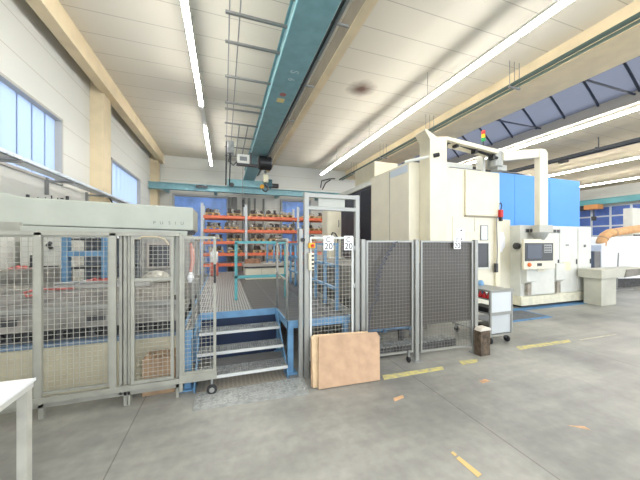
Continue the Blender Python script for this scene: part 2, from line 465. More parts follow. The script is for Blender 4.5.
MB().box(0.1, 0.32, 9.9, 10.2, 4.75, 5.15).build('terminal_box', STEEL, cr, 0.02)
MB().tube([(0.2,10,4.8),(0.15,10.1,4.5),(0.3,10,4.35),(0.42,10,4.5)], 0.025, 6).build('loop_cable', DKSTEEL, cr)
for y in (0.8, 1.9, 3.1, 4.05, 4.62, 5.3, 6.4, 7.6, 7.95, 8.9, 10.0, 11.1, 12.2):
    MB().box(0.02, 1.02, y-0.02, y+0.02, 5.30, 5.34).build('cable_arm', PIPEG, cr)
for x_ in (0.08, 0.24):
    MB().tube([(x_, 10.6, 5.36), (x_, 10.7, 5.2), (x_, 14.25, 4.5)], 0.03, 6).build('drop_pipe', DKSTEEL, cr)
MB().box(1.08, 1.24, 5.95, 6.12, 4.796, 4.801).build('capacity_plate', mat('plate_yellow', (226,212,150), 0.5), cr)
MB().lathe((1.16, 5.78, 4.794), [(0.05,0),(0.07,0.0),(0.07,0.007),(0.05,0.007)], 16).build('round_badge', mat('badge_red', (170,110,104), 0.5), cr)
lettering('crane_lettering', 'S', 0.22, mat('letter_pale', (196,214,214), 0.5), cr, (1.2, 4.95, 4.797), PI, PI/2)
lettering('crane_lettering', '6', 0.18, mat('letter_pale', (196,214,214), 0.5), cr, (1.2, 5.2, 4.797), PI, PI/2)

ho = thing('chain_hoist', (0.95, 10, 4.3), 'black and white electric chain hoist with hook hanging below the teal girder', 'hoist')
MB().box(0.42, 0.82, 9.86, 10.14, 4.42, 4.72).build('control_box', WHITE, ho, 0.01)
MB().box(0.50, 0.74, 9.85, 9.862, 4.5, 4.64).build('cover_plate', mat('plate_dark', (120,122,124), 0.5), ho)
t = MB().box(0.4, 1.6, 9.92, 10.08, 4.36, 4.44); t.box(0.85, 0.9, 9.85, 10.15, 4.4, 4.80); t.box(1.42, 1.47, 9.85, 10.15, 4.4, 4.84)
t.build('trolley_frame', DKSTEEL, ho, 0.005)
MB().lathe((1.12, 10, 4.52), [(0.05,0),(0.2,0.01),(0.24,0.06),(0.24,0.44),(0.2,0.48),(0.05,0.49)], 18, 'x').build('motor', BLACK, ho)
c = MB()
for k in range(10):
    z = 4.34 - 0.05*k; a = k % 2
    c.box(1.38-0.035*(1-a)-0.01, 1.38+0.035*(1-a)+0.01, 10-0.03*a-0.01, 10+0.03*a+0.01, z-0.06, z)
c.box(1.375, 1.39, 9.995, 10.01, 3.7, 4.36)
c.build('chain', DKSTEEL, ho)
MB().box(1.30, 1.48, 9.93, 10.07, 3.84, 4.12).build('hook_block', mat('block_grey', (210,206,180), 0.5), ho, 0.02)
MB().tube([(1.38,10,3.86),(1.38,10,3.76),(1.46,10,3.70),(1.48,10,3.6),(1.40,10,3.52),(1.3,10,3.56),(1.28,10,3.64)], [.03,.03,.034,.038,.034,.026,.014], 8).build('hook', DKSTEEL, ho, 0, True)
MB().tube([(0.62,10,4.42),(0.6,10,3.6),(0.62,10,3.2)], 0.01, 6).build('pendant_cable', PIPEG, ho)
MB().box(0.59, 0.65, 9.97, 10.03, 2.95, 3.2).build('pendant_control', BLACK, ho, 0.01)

def ibeam(m, x0, x1, y, z0, z1, wd=0.22):
    m.box(x0, x1, y-wd/2, y+wd/2, z1-0.03, z1); m.box(x0, x1, y-wd/2, y+wd/2, z0, z0+0.03); m.box(x0, x1, y-0.02, y+0.02, z0, z1)
    return m
rw = thing('crane_runway', (0.5, 14.5, 4.06), 'long teal runway beam across the end wall above the blue strip doors', 'crane beam')
ibeam(MB(), XL+0.02, 6.7, 14.4, 4.16, 4.46).build('beam', TEAL, rw)
for x_ in (-2.6, -0.4, 2.7, 5.0):
    MB().box(x_-0.06, x_+0.06, 14.45, YB-0.005, 4.14, 4.34).build('wall_bracket', TEAL, rw)
MB().box(-1.25, -0.75, 14.24, 14.3, 4.3, 4.42).build('cable_reel', DKSTEEL, rw)
rw2 = thing('crane_runway', (27.0, 8, 4.7), 'teal runway beam along the distant wall over the blue sectional door', 'crane beam')
b_ = MB(); b_.box(26.89, 27.11, 1.0, 15.2, 5.02, 5.06); b_.box(26.89, 27.11, 1.0, 15.2, 4.62, 4.66); b_.box(26.97, 27.03, 1.0, 15.2, 4.62, 5.06)
b_.build('beam', mat('runway_teal', (104,170,178), 0.4), rw2)
for y in (3.0, 7.0, 11.0, 14.6):
    MB().box(27.05, XR-0.005, y-0.08, y+0.08, 4.75, 4.95).build('wall_bracket', MATS['runway_teal'], rw2)
h2 = thing('hanging_hoist', (26.6, 13.4, 4.0), 'small orange hoist hanging from the teal beam beside the blue door', 'hoist')
MB().box(26.3, 27.0, 13.0, 13.9, 4.25, 4.615).build('body', mat('hoist_orange', (214,150,92), 0.5), h2, 0.05)
MB().lathe((26.6, 13.9, 4.4), [(0.05,0),(0.2,0.02),(0.2,0.5),(0.05,0.52)], 14, 'y').build('motor', DKSTEEL, h2)
MB().cyl((26.6,13.4,3.7),(26.6,13.4,4.3), 0.04, 8).build('rope', DKSTEEL, h2)
MB().box(26.45, 26.75, 13.3, 13.5, 3.4, 3.72).build('hook_block', DKSTEEL, h2, 0.03)

# ------------------------------------------------------------------ conduits, rails, trays under the ceiling
cd = thing('pipe_run', (6.5, 5, 5.4), 'pair of dark green pipes hung along the big cream roof beam', 'pipes')
MB().cyl((6.46,-4,5.45),(6.46,15.3,5.45), 0.045, 10).build('pipe', CONDUIT, cd)
MB().cyl((6.62,-4,5.44),(6.62,15.3,5.44), 0.032, 10).build('pipe', mat('pipe_green', (110,128,118), 0.5), cd)
y = -1.0
while y < 15:
    h = MB()
    for x_ in (6.37, 6.53, 6.69): h.cyl((x_, y, 5.38), (x_, y, ZC), 0.008, 6)
    h.box(6.35, 6.71, y-0.02, y+0.02, 5.37, 5.4)
    h.build('hanger', PIPEG, cd); y += 2.9
pr = thing('power_rail', (14.4, 8, 5.45), 'black double power rail hanging under the ceiling of the far bay', 'rail')
for x_ in (14.28, 14.52):
    MB().box(x_-0.05, x_+0.05, -3, 15.2, 5.42, 5.54).build('rail', mat('rail_black', (44,50,56), 0.45), pr)
y = 0.5
while y < 15:
    MB().box(14.22, 14.58, y-0.03, y+0.03, 5.54, 5.58).cyl((14.4,y,5.56),(14.4,y,ZC),0.02,6).build('hanger', DKSTEEL, pr); y += 2.2
MB().box(14.3, 14.5, 8.2, 8.5, 5.3, 5.42).build('current_collector', BLACK, pr)
tray = thing('cable_tray', (-2.9, 6.5, 2.85), 'pale perforated steel cable tray on brackets below the side windows', 'cable tray')
t = MB(); t.box(-3.0, -2.8, 2.5, 10.3, 2.9, 2.912); t.box(-3.0, -2.99, 2.5, 10.3, 2.9, 2.97); t.box(-2.81, -2.8, 2.5, 10.3, 2.9, 2.97)
y = 2.6
while y < 10.2:
    t.box(-3.0, -2.8, y, y+0.02, 2.9, 2.93); y += 0.14
t.build('tray', mat('tray_steel', (222,230,238), 0.4, 0.1), tray)
for y in (3.6, 5.25, 6.75, 8.4, 9.9):
    MB().box(XL+0.002, XL+0.05, y-0.025, y+0.025, 2.62, 2.95).box(XL+0.002, -2.78, y-0.02, y+0.02, 2.86, 2.9).build('wall_bracket', PIPEG, tray)
MB().tube([(-2.9,8.2,2.95),(-2.9,8.5,3.0),(-2.88,8.8,2.92),(-2.85,9.0,2.75)], 0.02, 6).build('cable', BLACK, tray)
wp = thing('wall_pipe', (0.2, 15.25, 0), 'bundle of grey ventilation pipes standing against the end wall behind the rack', 'pipes')
for x_, r_ in ((0.28, 0.1), (0.5, 0.14), (0.98, 0.09), (1.25, 0.07), (1.55, 0.05), (2.0, 0.06)):
    MB().cyl((x_, 15.2, 0), (x_, 15.2, 4.07), r_, 14).build('pipe', PIPEG if r_ > 0.08 else ALU, wp, 0, True)
lp = thing('hanging_cable', (5.6, 15.3, 4.6), 'black cable loop hanging on the end wall near the roof', 'cable')
MB().tube([(5.3,15.36,4.9),(5.35,15.34,5.3),(5.8,15.34,5.45),(6.2,15.36,5.5)], 0.03, 6).build('cable', BLACK, lp)
MB().tube([(5.4,15.35,4.8),(5.6,15.34,5.2),(5.9,15.34,5.4)], 0.03, 6).build('cable', BLACK, lp)

# ------------------------------------------------------------------ pallet rack
RY = 12.5
rk = thing('pallet_rack', (2.3, RY+0.45, 0), 'tall pallet rack with orange beams and grey posts in front of the end wall', 'rack')
for x in (-0.86, 0.9, 3.21, 5.46):
    for yy in (RY, RY+0.9):
        MB().box(x-0.05, x+0.05, yy-0.04, yy+0.04, 0, 3.35).build('post', RACKG, rk)
    MB().bar((x, RY, 0.4), (x, RY+0.9, 1.2), 0.04).bar((x, RY+0.9, 1.2), (x, RY, 2.0), 0.04).bar((x, RY, 2.0), (x, RY+0.9, 2.8), 0.04).build('brace', RACKG, rk)
LV = [2.86, 2.28, 1.78, 1.28, 0.84]
for z in LV:
    for xa, xb in ((-0.81, 0.85), (0.95, 3.16), (3.26, 5.41)):
        MB().box(xa-0.002, xb+0.002, RY-0.03, RY+0.03, z-0.13, z).build('beam', ORANGE, rk)
        MB().box(xa-0.002, xb+0.002, RY+0.87, RY+0.93, z-0.13, z).build('beam', ORANGE, rk)
        MB().box(xa, xb, RY+0.02, RY+0.88, z-0.02, z-0.003).build('shelf_deck', RACKG, rk)
rg = thing('red_guard', (3.55, RY-0.2, 0), 'narrow red upright board at the rack post near the guard gate', 'board')
MB().box(3.42, 3.62, RY-0.2, RY-0.16, 0.02, 2.78).build('board', RED, rg)
MB().box(3.36, 3.68, RY-0.3, RY-0.06, 0, 0.03).build('foot', DKSTEEL, rg)

def pallet_mesh():
    m = MB()
    for k in range(5): m.box(-0.29, 0.29, -0.36+0.15*k, -0.25+0.15*k, 0.085, 0.11)
    for x in (-0.25, 0, 0.25): m.box(x-0.04, x+0.04, -0.36, 0.36, 0.02, 0.09)
    for x in (-0.25, 0, 0.25): m.box(x-0.045, x+0.045, -0.36, 0.36, 0, 0.025)
    return m
def cast_a():
    return MB().lathe((0,0,0), [(0.09,0),(0.095,0.03),(0.05,0.05),(0.05,0.13),(0.075,0.14),(0.075,0.17),(0.03,0.17)], 12)
def cast_b():
    m = MB(); m.box(-0.09,0.09,-0.07,0.07,0,0.04); m.prism([(-0.06,0.03),(0.06,0.03),(0.075,0.1),(0.05,0.16),(0,0.19),(-0.05,0.16),(-0.075,0.1)], 'y', -0.05, 0.05)
    m.lathe((0,0.05,0.11), [(0.045,-0.12),(0.045,0.03),(0.02,0.03)], 12, 'y'); return m
def cast_c():
    return MB().lathe((0,0,0.07), [(0.03,-0.13),(0.06,-0.13),(0.07,-0.05),(0.07,0.04),(0.045,0.05),(0.045,0.13),(0.02,0.13)], 12, 'x')
ORD = ['first', 'second', 'third', 'fourth', 'fifth', 'sixth', 'seventh']
LEVEL = ['topmost', 'second', 'third', 'fourth', 'lowest']
pal0 = pallet_mesh().build('wooden_pallet', WOOD); tag(pal0, 'x', 'pallet')
casts = []
for fn, m_, nm in ((cast_a, CASTM, 'flange_casting'), (cast_b, CASTM, 'bearing_housing'), (cast_c, CASTL, 'shaft_stub'), (cast_a, CASTL, 'flange_casting'), (cast_b, CASTL, 'bearing_housing')):
    c = fn().build(nm, m_, None, 0, False); tag(c, 'x', 'machine part'); casts.append([c, False, nm, m_])
first = True
NAMES = {'flange_casting': 'flanged hub', 'bearing_housing': 'bearing housing block', 'shaft_stub': 'shaft stub'}
for li, z in enumerate(LV[:4]):
    xs = {0: (-0.45, 0.42, 1.36, 2.06, 2.72, 3.75, 4.5), 1: (-0.4, 0.3, 1.36, 2.1, 2.75, 3.75, 4.5), 2: (-0.35, 0.4, 1.4, 2.2, 3.8), 3: (-0.3, 0.45, 1.5, 2.3)}[li]
    for pi_, x in enumerate(xs):
        o = pal0 if first else pal0.copy()
        if not first: col.objects.link(o)
        first = False
        o.location = (x, RY+0.36, z)
        tag(o, 'loaded light wooden pallet, %s from the window wall on the %s orange rack level' % (ORD[pi_], LEVEL[li]), 'pallet', 'wooden pallets on the %s rack level' % LEVEL[li])
        for q in range(5):
            e = casts[random.randrange(5)] if q else casts[random.choice((0, 1, 2))]
            c = e[0] if not e[1] else e[0].copy()
            if e[1]: col.objects.link(c)
            e[1] = True
            tone = 'dark' if e[3] is CASTM else 'bright'
            c.location = (x - 0.2 + 0.1*q + random.uniform(-.01, .01), RY + 0.1 + 0.17*(q % 3), z + 0.112)
            c.rotation_euler = (0, 0, random.choice((0, 0.3, PI/2)))
            s_ = random.uniform(0.85, 1.15); c.scale = (s_*0.95, s_, s_)
            tag(c, '%s %s, %s along the %s pallet of the %s rack level' % (tone, NAMES[e[2]], ORD[q], ORD[pi_], LEVEL[li]), 'machine part', '%s %ss on the %s rack level' % (tone, NAMES[e[2]], LEVEL[li]))
for e in casts:
    if not e[1]: bpy.data.objects.remove(e[0])

# ------------------------------------------------------------------ raised platform with stairs
def grating_material(name, px, py, dark, light):
    m = bpy.data.materials.new(name); m.use_nodes = True
    nt = m.node_tree; b = nt.nodes['Principled BSDF']; L = nt.links
    tc = nt.nodes.new('ShaderNodeTexCoord'); br = nt.nodes.new('ShaderNodeTexBrick'); br.offset = 0
    br.inputs['Scale'].default_value = 1; br.inputs['Brick Width'].default_value = px; br.inputs['Row Height'].default_value = py
    br.inputs['Mortar Size'].default_value = 0.011
    br.inputs['Color1'].default_value = lin(dark); br.inputs['Color2'].default_value = lin(dark); br.inputs['Mortar'].default_value = lin(light)
    L.new(tc.outputs['Object'], br.inputs['Vector']); L.new(br.outputs['Color'], b.inputs['Base Color'])
    b.inputs['Roughness'].default_value = 0.45; b.inputs['Metallic'].default_value = 0.3
    return m
GRATE = grating_material('steel_grating', 0.04, 0.105, (96,96,97), (176,176,174))
GRATE2 = grating_material('steel_grating_dark', 0.5, 0.16, (98,98,100), (122,122,122))
PZ = 0.68
pf = thing('steel_platform', (0.3, 6, 0), 'raised grey grating platform on blue legs behind the stairs', 'platform')
def grate(x0, x1, y0, y1):
    MB().box(x0, x1, y0, y1, PZ-0.035, PZ).build('grating', GRATE if x1 < 0.5 else GRATE2, pf)
grate(-0.45, -0.345, 3.6, 4.38); grate(0.785, 1.66, 3.6, 4.38)
for (x0, x1) in ((-0.45, 0.415), (0.42, 1.66)):
    for (y0, y1) in ((4.385, 6.4), (6.405, 8.4), (8.405, 10.4)):
        grate(x0, x1, y0, y1)
eb = MB()
for x0, x1, y0, y1 in ((-0.46, -0.33, 3.56, 3.6), (0.77, 1.68, 3.56, 3.6), (-0.345, -0.325, 3.56, 4.4), (0.765, 0.785, 3.56, 4.4), (-0.35, 0.79, 4.36, 4.4), (-0.48, -0.445, 3.56, 10.42), (1.66, 1.7, 3.56, 10.42), (-0.46, 1.68, 10.4, 10.44)):
    eb.box(x0, x1, y0, y1, PZ-0.09, PZ+0.004)
eb.build('edge_beam', BLUE, pf)
for x, y in ((-0.40, 3.6), (0.82, 3.6), (1.6, 3.6), (-0.40, 4.45), (0.82, 4.45), (-0.41, 6.5), (1.6, 6.5), (-0.41, 10.3), (1.6, 10.3)):
    l_ = MB().box(x-0.035, x+0.035, y-0.035, y+0.035, 0, PZ-0.05).box(x-0.08, x+0.08, y-0.08, y+0.08, 0, 0.015).build('leg', BLUE, pf)
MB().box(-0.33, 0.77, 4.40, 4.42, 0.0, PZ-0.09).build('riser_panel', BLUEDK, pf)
MB().box(1.655, 1.668, 3.62, 10.4, PZ+0.004, PZ+0.1).build('toe_board', ALU, pf)

st = thing('steel_staircase', (0.22, 3.95, 0), 'three-step grating staircase with blue side plates up to the platform', 'stairs')
for k, (z, y0, y1) in enumerate(((0.51, 3.98, 4.24), (0.34, 3.71, 3.97), (0.17, 3.44, 3.70))):
    t = MB(); t.box(-0.31, 0.75, y0, y0+0.015, z-0.035, z+0.004); t.box(-0.31, 0.75, y1-0.012, y1, z-0.035, z)
    for q in range(37):
        x = -0.31 + 1.05*q/36; t.box(x, x+0.009, y0+0.01, y1-0.01, z-0.03, z)
    for q in range(1, 4):
        y = y0 + (y1-y0)*q/4; t.box(-0.31, 0.75, y, y+0.008, z-0.02, z-0.002)
    t.build('tread', STEEL, st); box('nosing', mat('nosing_bright', (206,208,206), 0.4, 0.2), st, -0.311, 0.751, y0-0.006, y0+0.001, z-0.03, z+0.005, 0.0)
for x in (-0.325, 0.752):
    MB().prism([(3.46, 0.0), (3.62, 0.0), (4.36, 0.56), (4.36, 0.67), (4.26, 0.67), (3.44, 0.06)], 'x', x, x+0.014).build('stringer', BLUE, st)

def tube_rail(root, pts, r, m, name='rail'):
    return MB().tube(pts, r, 10).build(name, m, root, 0, True)
for x, lab in ((0.79, 'light grey stair handrail nearer the guard gate'), (-0.35, 'light grey stair handrail behind the small mesh gate')):
    h = thing('stair_handrail', (x, 4.0, PZ), lab, 'handrail')
    for y in (3.66, 4.38):
        tube_rail(h, [(x, y, PZ), (x, y, 1.74)], 0.019, ALU, 'post')
    tube_rail(h, [(x, 3.62, 1.74), (x, 4.42, 1.74)], 0.022, ALU, 'top_rail')
    tube_rail(h, [(x, 3.66, 1.2), (x, 4.38, 1.22)], 0.016, ALU, 'mid_rail')
def guard(name, lab, cat, ax, a0, a1, c, m, n, zs, w=0.045):
    root = thing(name, ((a0+a1)/2, c, PZ) if ax == 'x' else (c, (a0+a1)/2, PZ), lab, cat)
    P = (lambda a, z: (a, c, z)) if ax == 'x' else (lambda a, z: (c, a, z))
    for k in range(n):
        a = a0 + (a1-a0)*k/(n-1)
        MB().bar(P(a, PZ), P(a, zs[-1]), w).build('post', m, root)
    for z in zs:
        MB().bar(P(a0-0.02, z), P(a1+0.02, z), w).build('rail', m, root)
    return root
guard('guard_rail', 'teal guard rail standing across the platform behind the stairs', 'railing', 'x', 0.2, 1.1, 5.22, TEALP, 2, (1.09, 1.71), 0.05)
guard('guard_rail', 'blue guard rail along the platform edge behind the signed gate', 'railing', 'y', 3.95, 7.6, 1.62, BLUE, 8, (1.0, 1.35, 1.68), 0.045)
guard('guard_rail', 'blue guard rail at the far end of the platform before the rack', 'railing', 'x', 1.2, 1.6, 8.3, BLUE, 3, (1.2, 1.68), 0.045)

cp = thing('checker_plate', (0.3, 3.25, 0), 'silver checker plate on the floor at the foot of the stairs', 'floor plate')
MB().prism([(-0.3,3.09),(0.91,3.02),(0.95,3.42),(-0.3,3.42)], 'z', 0.0005, 0.012).build('plate', mat('checker_base', (176,178,176), 0.4, 0.4, 0.12, 10), cp)
ck = MB()
for i in range(22):
    for j in range(6):
        x = -0.26 + 1.14*i/21; y = 3.125 + 0.26*j/5; d = 0.02 if (i+j) % 2 else -0.02
        ck.bar((x-abs(d)*0.8, y-d*0.7, 0.013), (x+abs(d)*0.8, y+d*0.7, 0.013), 0.007)
ck.build('tread_pattern', mat('checker_lug', (200,202,200), 0.3, 0.5), cp)
rp = thing('ramp_grating', (0.2, 3.5, 0), 'brownish steel grate lying on the floor under the lowest step', 'floor plate')
MB().box(-0.3, 0.74, 3.43, 3.95, 0.0005, 0.014).build('grate', grating_material('rusty_grate', 0.05, 0.03, (120,112,100), (170,162,148)), rp)

# white machine bench on platform
bn = thing('machine_bench', (1.4, 8.3, PZ), 'cream and grey workbench on the platform beyond the teal guard rail', 'bench')
MB().box(0.56, 1.95, 8.0, 8.7, PZ, 1.0).build('body', CREAM, bn, 0.008)
for x in (1.0, 1.45):
    MB().box(x, x+0.006, 7.995, 8.01, PZ+0.03, 0.98).build('door_seam', PIPEG, bn)
MB().box(0.5, 2.0, 7.95, 8.75, 1.04, 1.12).build('bench_top', mat('bench_grey', (176,168,158), 0.5), bn, 0.006)
MB().box(0.53, 1.98, 7.98, 8.72, 0.998, 1.042).build('rail_gap', DKSTEEL, bn)
bb = MB().box(0.56, 0.98, 8.1, 8.4, 1.121, 1.24).build('wooden_crate', mat('crate_brown', (150,112,88), 0.7, 0, 0.2, 12)); tag(bb, 'brown wooden crate on top of the cream workbench', 'crate')
eq = thing('coolant_unit', (2.6, 7.2, 0), 'grey drum shaped coolant unit behind the blue railing', 'machine')
MB().lathe((2.55, 7.2, 0.9), [(0.1,-0.3),(0.28,-0.28),(0.28,0.28),(0.1,0.3)], 18, 'y').build('drum', STEEL, eq, 0, True)
MB().box(2.2, 3.2, 6.9, 7.6, 0, 0.64).build('base', mat('unit_grey', (150,154,156), 0.5, 0, 0.1), eq, 0.01)
MB().box(2.75, 3.1, 6.95, 7.5, 0.64, 1.3).build('housing', WHITE, eq, 0.01)

lk = thing('white_locker', (3.2, 8.3, 0), 'tall cream locker with a door handle seen through the gate top', 'cabinet')
MB().box(2.98, 3.44, 8.0, 8.5, 0, 2.72).build('body', CREAM, lk, 0.01)
MB().box(3.01, 3.41, 7.985, 8.0, 0.1, 2.68).build('door', CREAM2, lk, 0.004)
MB().tube([(3.33,7.985,2.2),(3.33,7.95,2.2),(3.33,7.95,2.4),(3.33,7.985,2.4)], 0.012, 8).build('handle', PIPEG, lk)
MB().tube([(3.1,7.98,1.92),(3.12,7.94,2.02),(3.2,7.93,2.0),(3.3,7.93,1.86),(3.3,7.96,1.7)], 0.018, 8).build('hose', DKSTEEL, lk)

# ------------------------------------------------------------------ guard fences
FY = 3.42
lf = thing('guard_fence', (-1.6, FY, 0), 'pale grey wire mesh guard fence in front of the machine bed', 'fence')
def panel(root, x0, x1, z0, z1, fw, y=FY, px=0.05, pz=0.05, fm=FENCE, wm_=WIRE):
    fr = MB().frame(x0, x1, z0, z1, fw, y-0.014, y+0.014).build('panel_frame', fm, root)
    MB().wires(x0+fw*.5, x1-fw*.5, z0+fw*.5, z1-fw*.5, y, px, pz).build('wire_mesh', wm_, fr)
    return fr
panel(lf, -2.75, -1.70, 0.24, 1.78, 0.025, FY, 0.05, 0.05)
panel(lf, -1.68, -1.10, 0.24, 1.78, 0.025, FY, 0.05, 0.05)
for x in (-1.70, -1.10):
    MB().box(x, x+0.055, FY-0.045, FY-0.014, 0.16, 1.80).build('post', FENCE, lf)
for x in (-0.99, -0.50):
    MB().box(x, x+0.028, FY-0.0, FY+0.045, 0, 1.79).build('post', FENCE, lf)
MB().box(-1.03, -1.005, FY-0.0, FY+0.045, 0.12, 1.79).build('post', FENCE, lf)
MB().box(-0.955, -0.93, FY-0.0, FY+0.045, 0.0, 1.79).build('post', FENCE, lf)
MB().box(-2.8, -0.46, FY-0.05, FY-0.01, 0.17, 0.225).build('bottom_rail', FENCE, lf)
MB().box(-2.8, -0.46, FY+0.0, FY+0.05, 0.11, 0.15).build('bottom_rail', FENCE, lf)
MB().box(-2.8, -0.46, FY-0.045, FY+0.04, 1.775, 1.815).build('top_rail', FENCE, lf)
for x in (-2.7, -1.69):
    MB().box(x, x+0.04, FY, FY+0.04, 0, 0.2).build('foot_post', FENCE, lf)
sd = thing('sliding_door', (-0.7, FY, 0), 'narrow mesh sliding door between the fence posts in front of the pallet changer', 'door')
fr = panel(sd, -0.915, -0.515, 0.23, 1.77, 0.032, FY-0.03, 0.045, 0.045)
MB().box(-0.9, -0.53, FY-0.042, FY-0.018, 1.30, 1.33).build('cross_bar', FENCE, sd)
MB().tube([(-0.84,FY-0.05,1.74),(-0.8,FY-0.07,1.765),(-0.66,FY-0.07,1.765),(-0.6,FY-0.06,1.74),(-0.56,FY-0.06,1.68)], 0.008, 6).build('door_cable', mat('cable_cream', (190,176,150), 0.6), sd)
mg = thing('mesh_gate', (-0.27, FY-0.03, 0), 'small wire mesh swing gate on a caster beside the checker plate', 'gate')
panel(mg, -0.44, -0.085, 0.25, 1.775, 0.03, FY-0.03, 0.045, 0.045)
MB().box(-0.46, -0.428, FY-0.05, FY-0.005, 0.08, 1.79).build('hinge_post', FENCE, mg)
MB().box(-0.46, -0.08, FY-0.055, FY-0.01, 0.17, 0.26).build('bottom_rail', FENCE, mg)
MB().box(-0.112, -0.088, FY-0.06, FY-0.044, 1.25, 1.46).build('handle', BLACK, mg)
MB().box(-0.14, -0.12, FY-0.045, FY-0.015, 0.08, 0.2).build('caster_fork', STEEL, mg)
MB().lathe((-0.13, FY-0.05, 0.055), [(0.015,-0.014),(0.047,-0.014),(0.055,-0.008),(0.055,0.008),(0.047,0.014),(0.015,0.014)], 18, 'y').build('caster_wheel', RUBBER, mg)
MB().lathe((-0.13, FY-0.066, 0.055), [(0.01,0.0),(0.028,0.0),(0.028,-0.004),(0.01,-0.006)], 14, 'y').build('caster_hub', ALU, mg)

gt = thing('guard_gate', (1.34, FY, 0), 'tall aluminium gate frame with mesh door and two number plates beside the stairs', 'gate')
for x in (0.955, 1.665):
    MB().box(x, x+0.06, FY-0.03, FY+0.03, 0, 2.34).build('post', ALU, gt, 0.004)
MB().box(1.01, 1.67, FY-0.028, FY+0.028, 2.28, 2.335).build('header', ALU, gt, 0.004)
MB().box(1.01, 1.67, FY-0.028, FY+0.028, 2.12, 2.17).build('cross_beam', ALU, gt, 0.004)
MB().box(1.15, 1.52, FY+0.0, FY+0.03, 2.16, 2.285).build('header_panel', mat('gate_panel', (176,178,170), 0.45), gt)
MB().box(0.885, 0.935, FY-0.03, FY+0.02, 0, 1.88).build('latch_post', ALU, gt, 0.004)
MB().lathe((0.93, FY-0.035, 1.74), [(0.012,-0.02),(0.026,-0.02),(0.026,0.02),(0.012,0.02)], 12, 'y').build('latch_knob', BLACK, gt)
dr = MB().frame(1.03, 1.645, 0.2, 1.78, 0.028, FY-0.012, FY+0.012).build('door_frame', mat('gate_door_white', (206,208,204), 0.45), gt)
MB().wires(1.04, 1.635, 0.21, 1.77, FY, 0.05, 0.05, 0.0036).build('wire_mesh', WIRE, dr)
for z in (0.4, 1.1, 1.6):
    MB().box(1.64, 1.672, FY-0.02, FY+0.015, z, z+0.06).build('hinge', STEEL, gt)
def sign(x, y, z, w_, h_, label):
    s = thing('number_plate', (x, y, z-h_/2), label, 'sign')
    MB().box(x-w_/2, x+w_/2, y-0.003, y+0.001, z-h_/2, z+h_/2).build('plate', PAPER, s)
    lettering('lettering', 'C', h_*0.5, BLACK, s, (x-w_*0.02, y-0.004, z+h_*0.22))
    lettering('lettering', '20', h_*0.62, BLACK, s, (x, y-0.004, z-h_*0.24))
    return s
sign(1.28, FY-0.02, 1.70, 0.135, 0.19, 'white plate reading C 20 on the gate door, nearer the latch post')
sign(1.565, FY-0.02, 1.70, 0.13, 0.19, 'white plate reading C 20 on the gate door, beside its hinges')
yb = thing('emergency_switch', (1.05, FY-0.05, 1.63), 'small yellow emergency switch box on the gate frame', 'switch')
MB().box(1.0, 1.085, FY-0.075, FY-0.031, 1.635, 1.70).build('housing', YELLOW, yb, 0.006)
MB().lathe((1.045, FY-0.078, 1.667), [(0.02,0.0),(0.02,-0.015),(0.012,-0.02)], 12, 'y').build('button', RED, yb)
sb = thing('push_button_box', (1.04, FY-0.06, 1.35), 'pale grey push-button box with four black buttons on the gate post', 'switch')
MB().box(1.0, 1.065, FY-0.09, FY-0.031, 1.36, 1.575).build('housing', CREAM, sb, 0.006)
for k in range(4):
    MB().lathe((1.045, FY-0.092, 1.39+0.05*k), [(0.014,0.004),(0.014,-0.01),(0.008,-0.012)], 10, 'y').build('button', BLACK, sb)

rf = thing('guard_fence', (1.78, FY, 0), 'wire mesh guard fence with dark sheeting in front of the machining centre', 'fence')
for x0, x1 in ((1.835, 2.575), (2.70, 3.64)):
    f_ = panel(rf, x0, x1, 0.13 if x0 < 2 else 0.11, 1.735, 0.026, FY, 0.05, 0.05, ALU, WIREDK)
    MB().box(x0+0.02, x1-0.02, FY+0.02, FY+0.026, 0.50, 1.72).build('backing_sheet', SHEET, rf)
for x in (1.755, 2.60, 3.66):
    MB().box(x, x+0.06, FY-0.03, FY+0.03, 0, 1.75).build('post', ALU, rf, 0.004)
for x in (1.80, 2.63, 3.69):
    MB().box(x-0.06, x+0.06, FY-0.06, FY+0.06, 0, 0.01).build('foot_plate', STEEL, rf)
rf.rotation_euler = (0, 0, -0.045)
sign(3.33, 3.33, 1.70, 0.13, 0.18, 'white plate reading C 20 hanging on the mesh fence in front of the machine')
wpz = thing('blank_plate', (3.42, 3.38, 1.74), 'white plate with two black bolts standing above the mesh fence', 'sign')
MB().box(3.36, 3.52, 3.375, 3.38, 1.735, 1.92).build('plate', PAPER, wpz)
for z in (1.76, 1.895): MB().lathe((3.45, 3.374, z), [(0.013,0),(0.013,-0.008),(0.006,-0.01)], 10, 'y').build('bolt', BLACK, wpz)
fc = thing('fence_caster', (2.47, 3.33, 0), 'small grey caster under the mesh fence near its middle post', 'caster')
MB().lathe((2.48, 3.36, 0.045), [(0.015,-0.012),(0.04,-0.012),(0.045,0),(0.04,0.012),(0.015,0.012)], 14, 'x').build('wheel', RUBBER, fc)
MB().box(2.47, 2.49, 3.345, 3.375, 0.05, 0.16).build('fork', STEEL, fc)
# coiled hose on the mesh
hs = MB(); pts = []
for k in range(181):
    t_ = k/180; x = 2.26 - 0.30*t_ - 0.1*math.sin(t_*PI); z = 1.72 - 0.78*t_; a = 2*PI*13*t_
    pts.append((x + 0.03*math.cos(a), 3.34 + 0.016*math.sin(a), z))
pts += [(1.87, 3.34, 0.85), (1.84, 3.34, 0.6), (1.83, 3.35, 0.4), (1.86, 3.35, 0.25)]
hs.tube(pts, 0.006, 5)
tag(hs.build('air_hose', mat('hose_blue', (66,72,88), 0.5)), 'dark coiled air hose hanging down the dark mesh fence', 'hose')

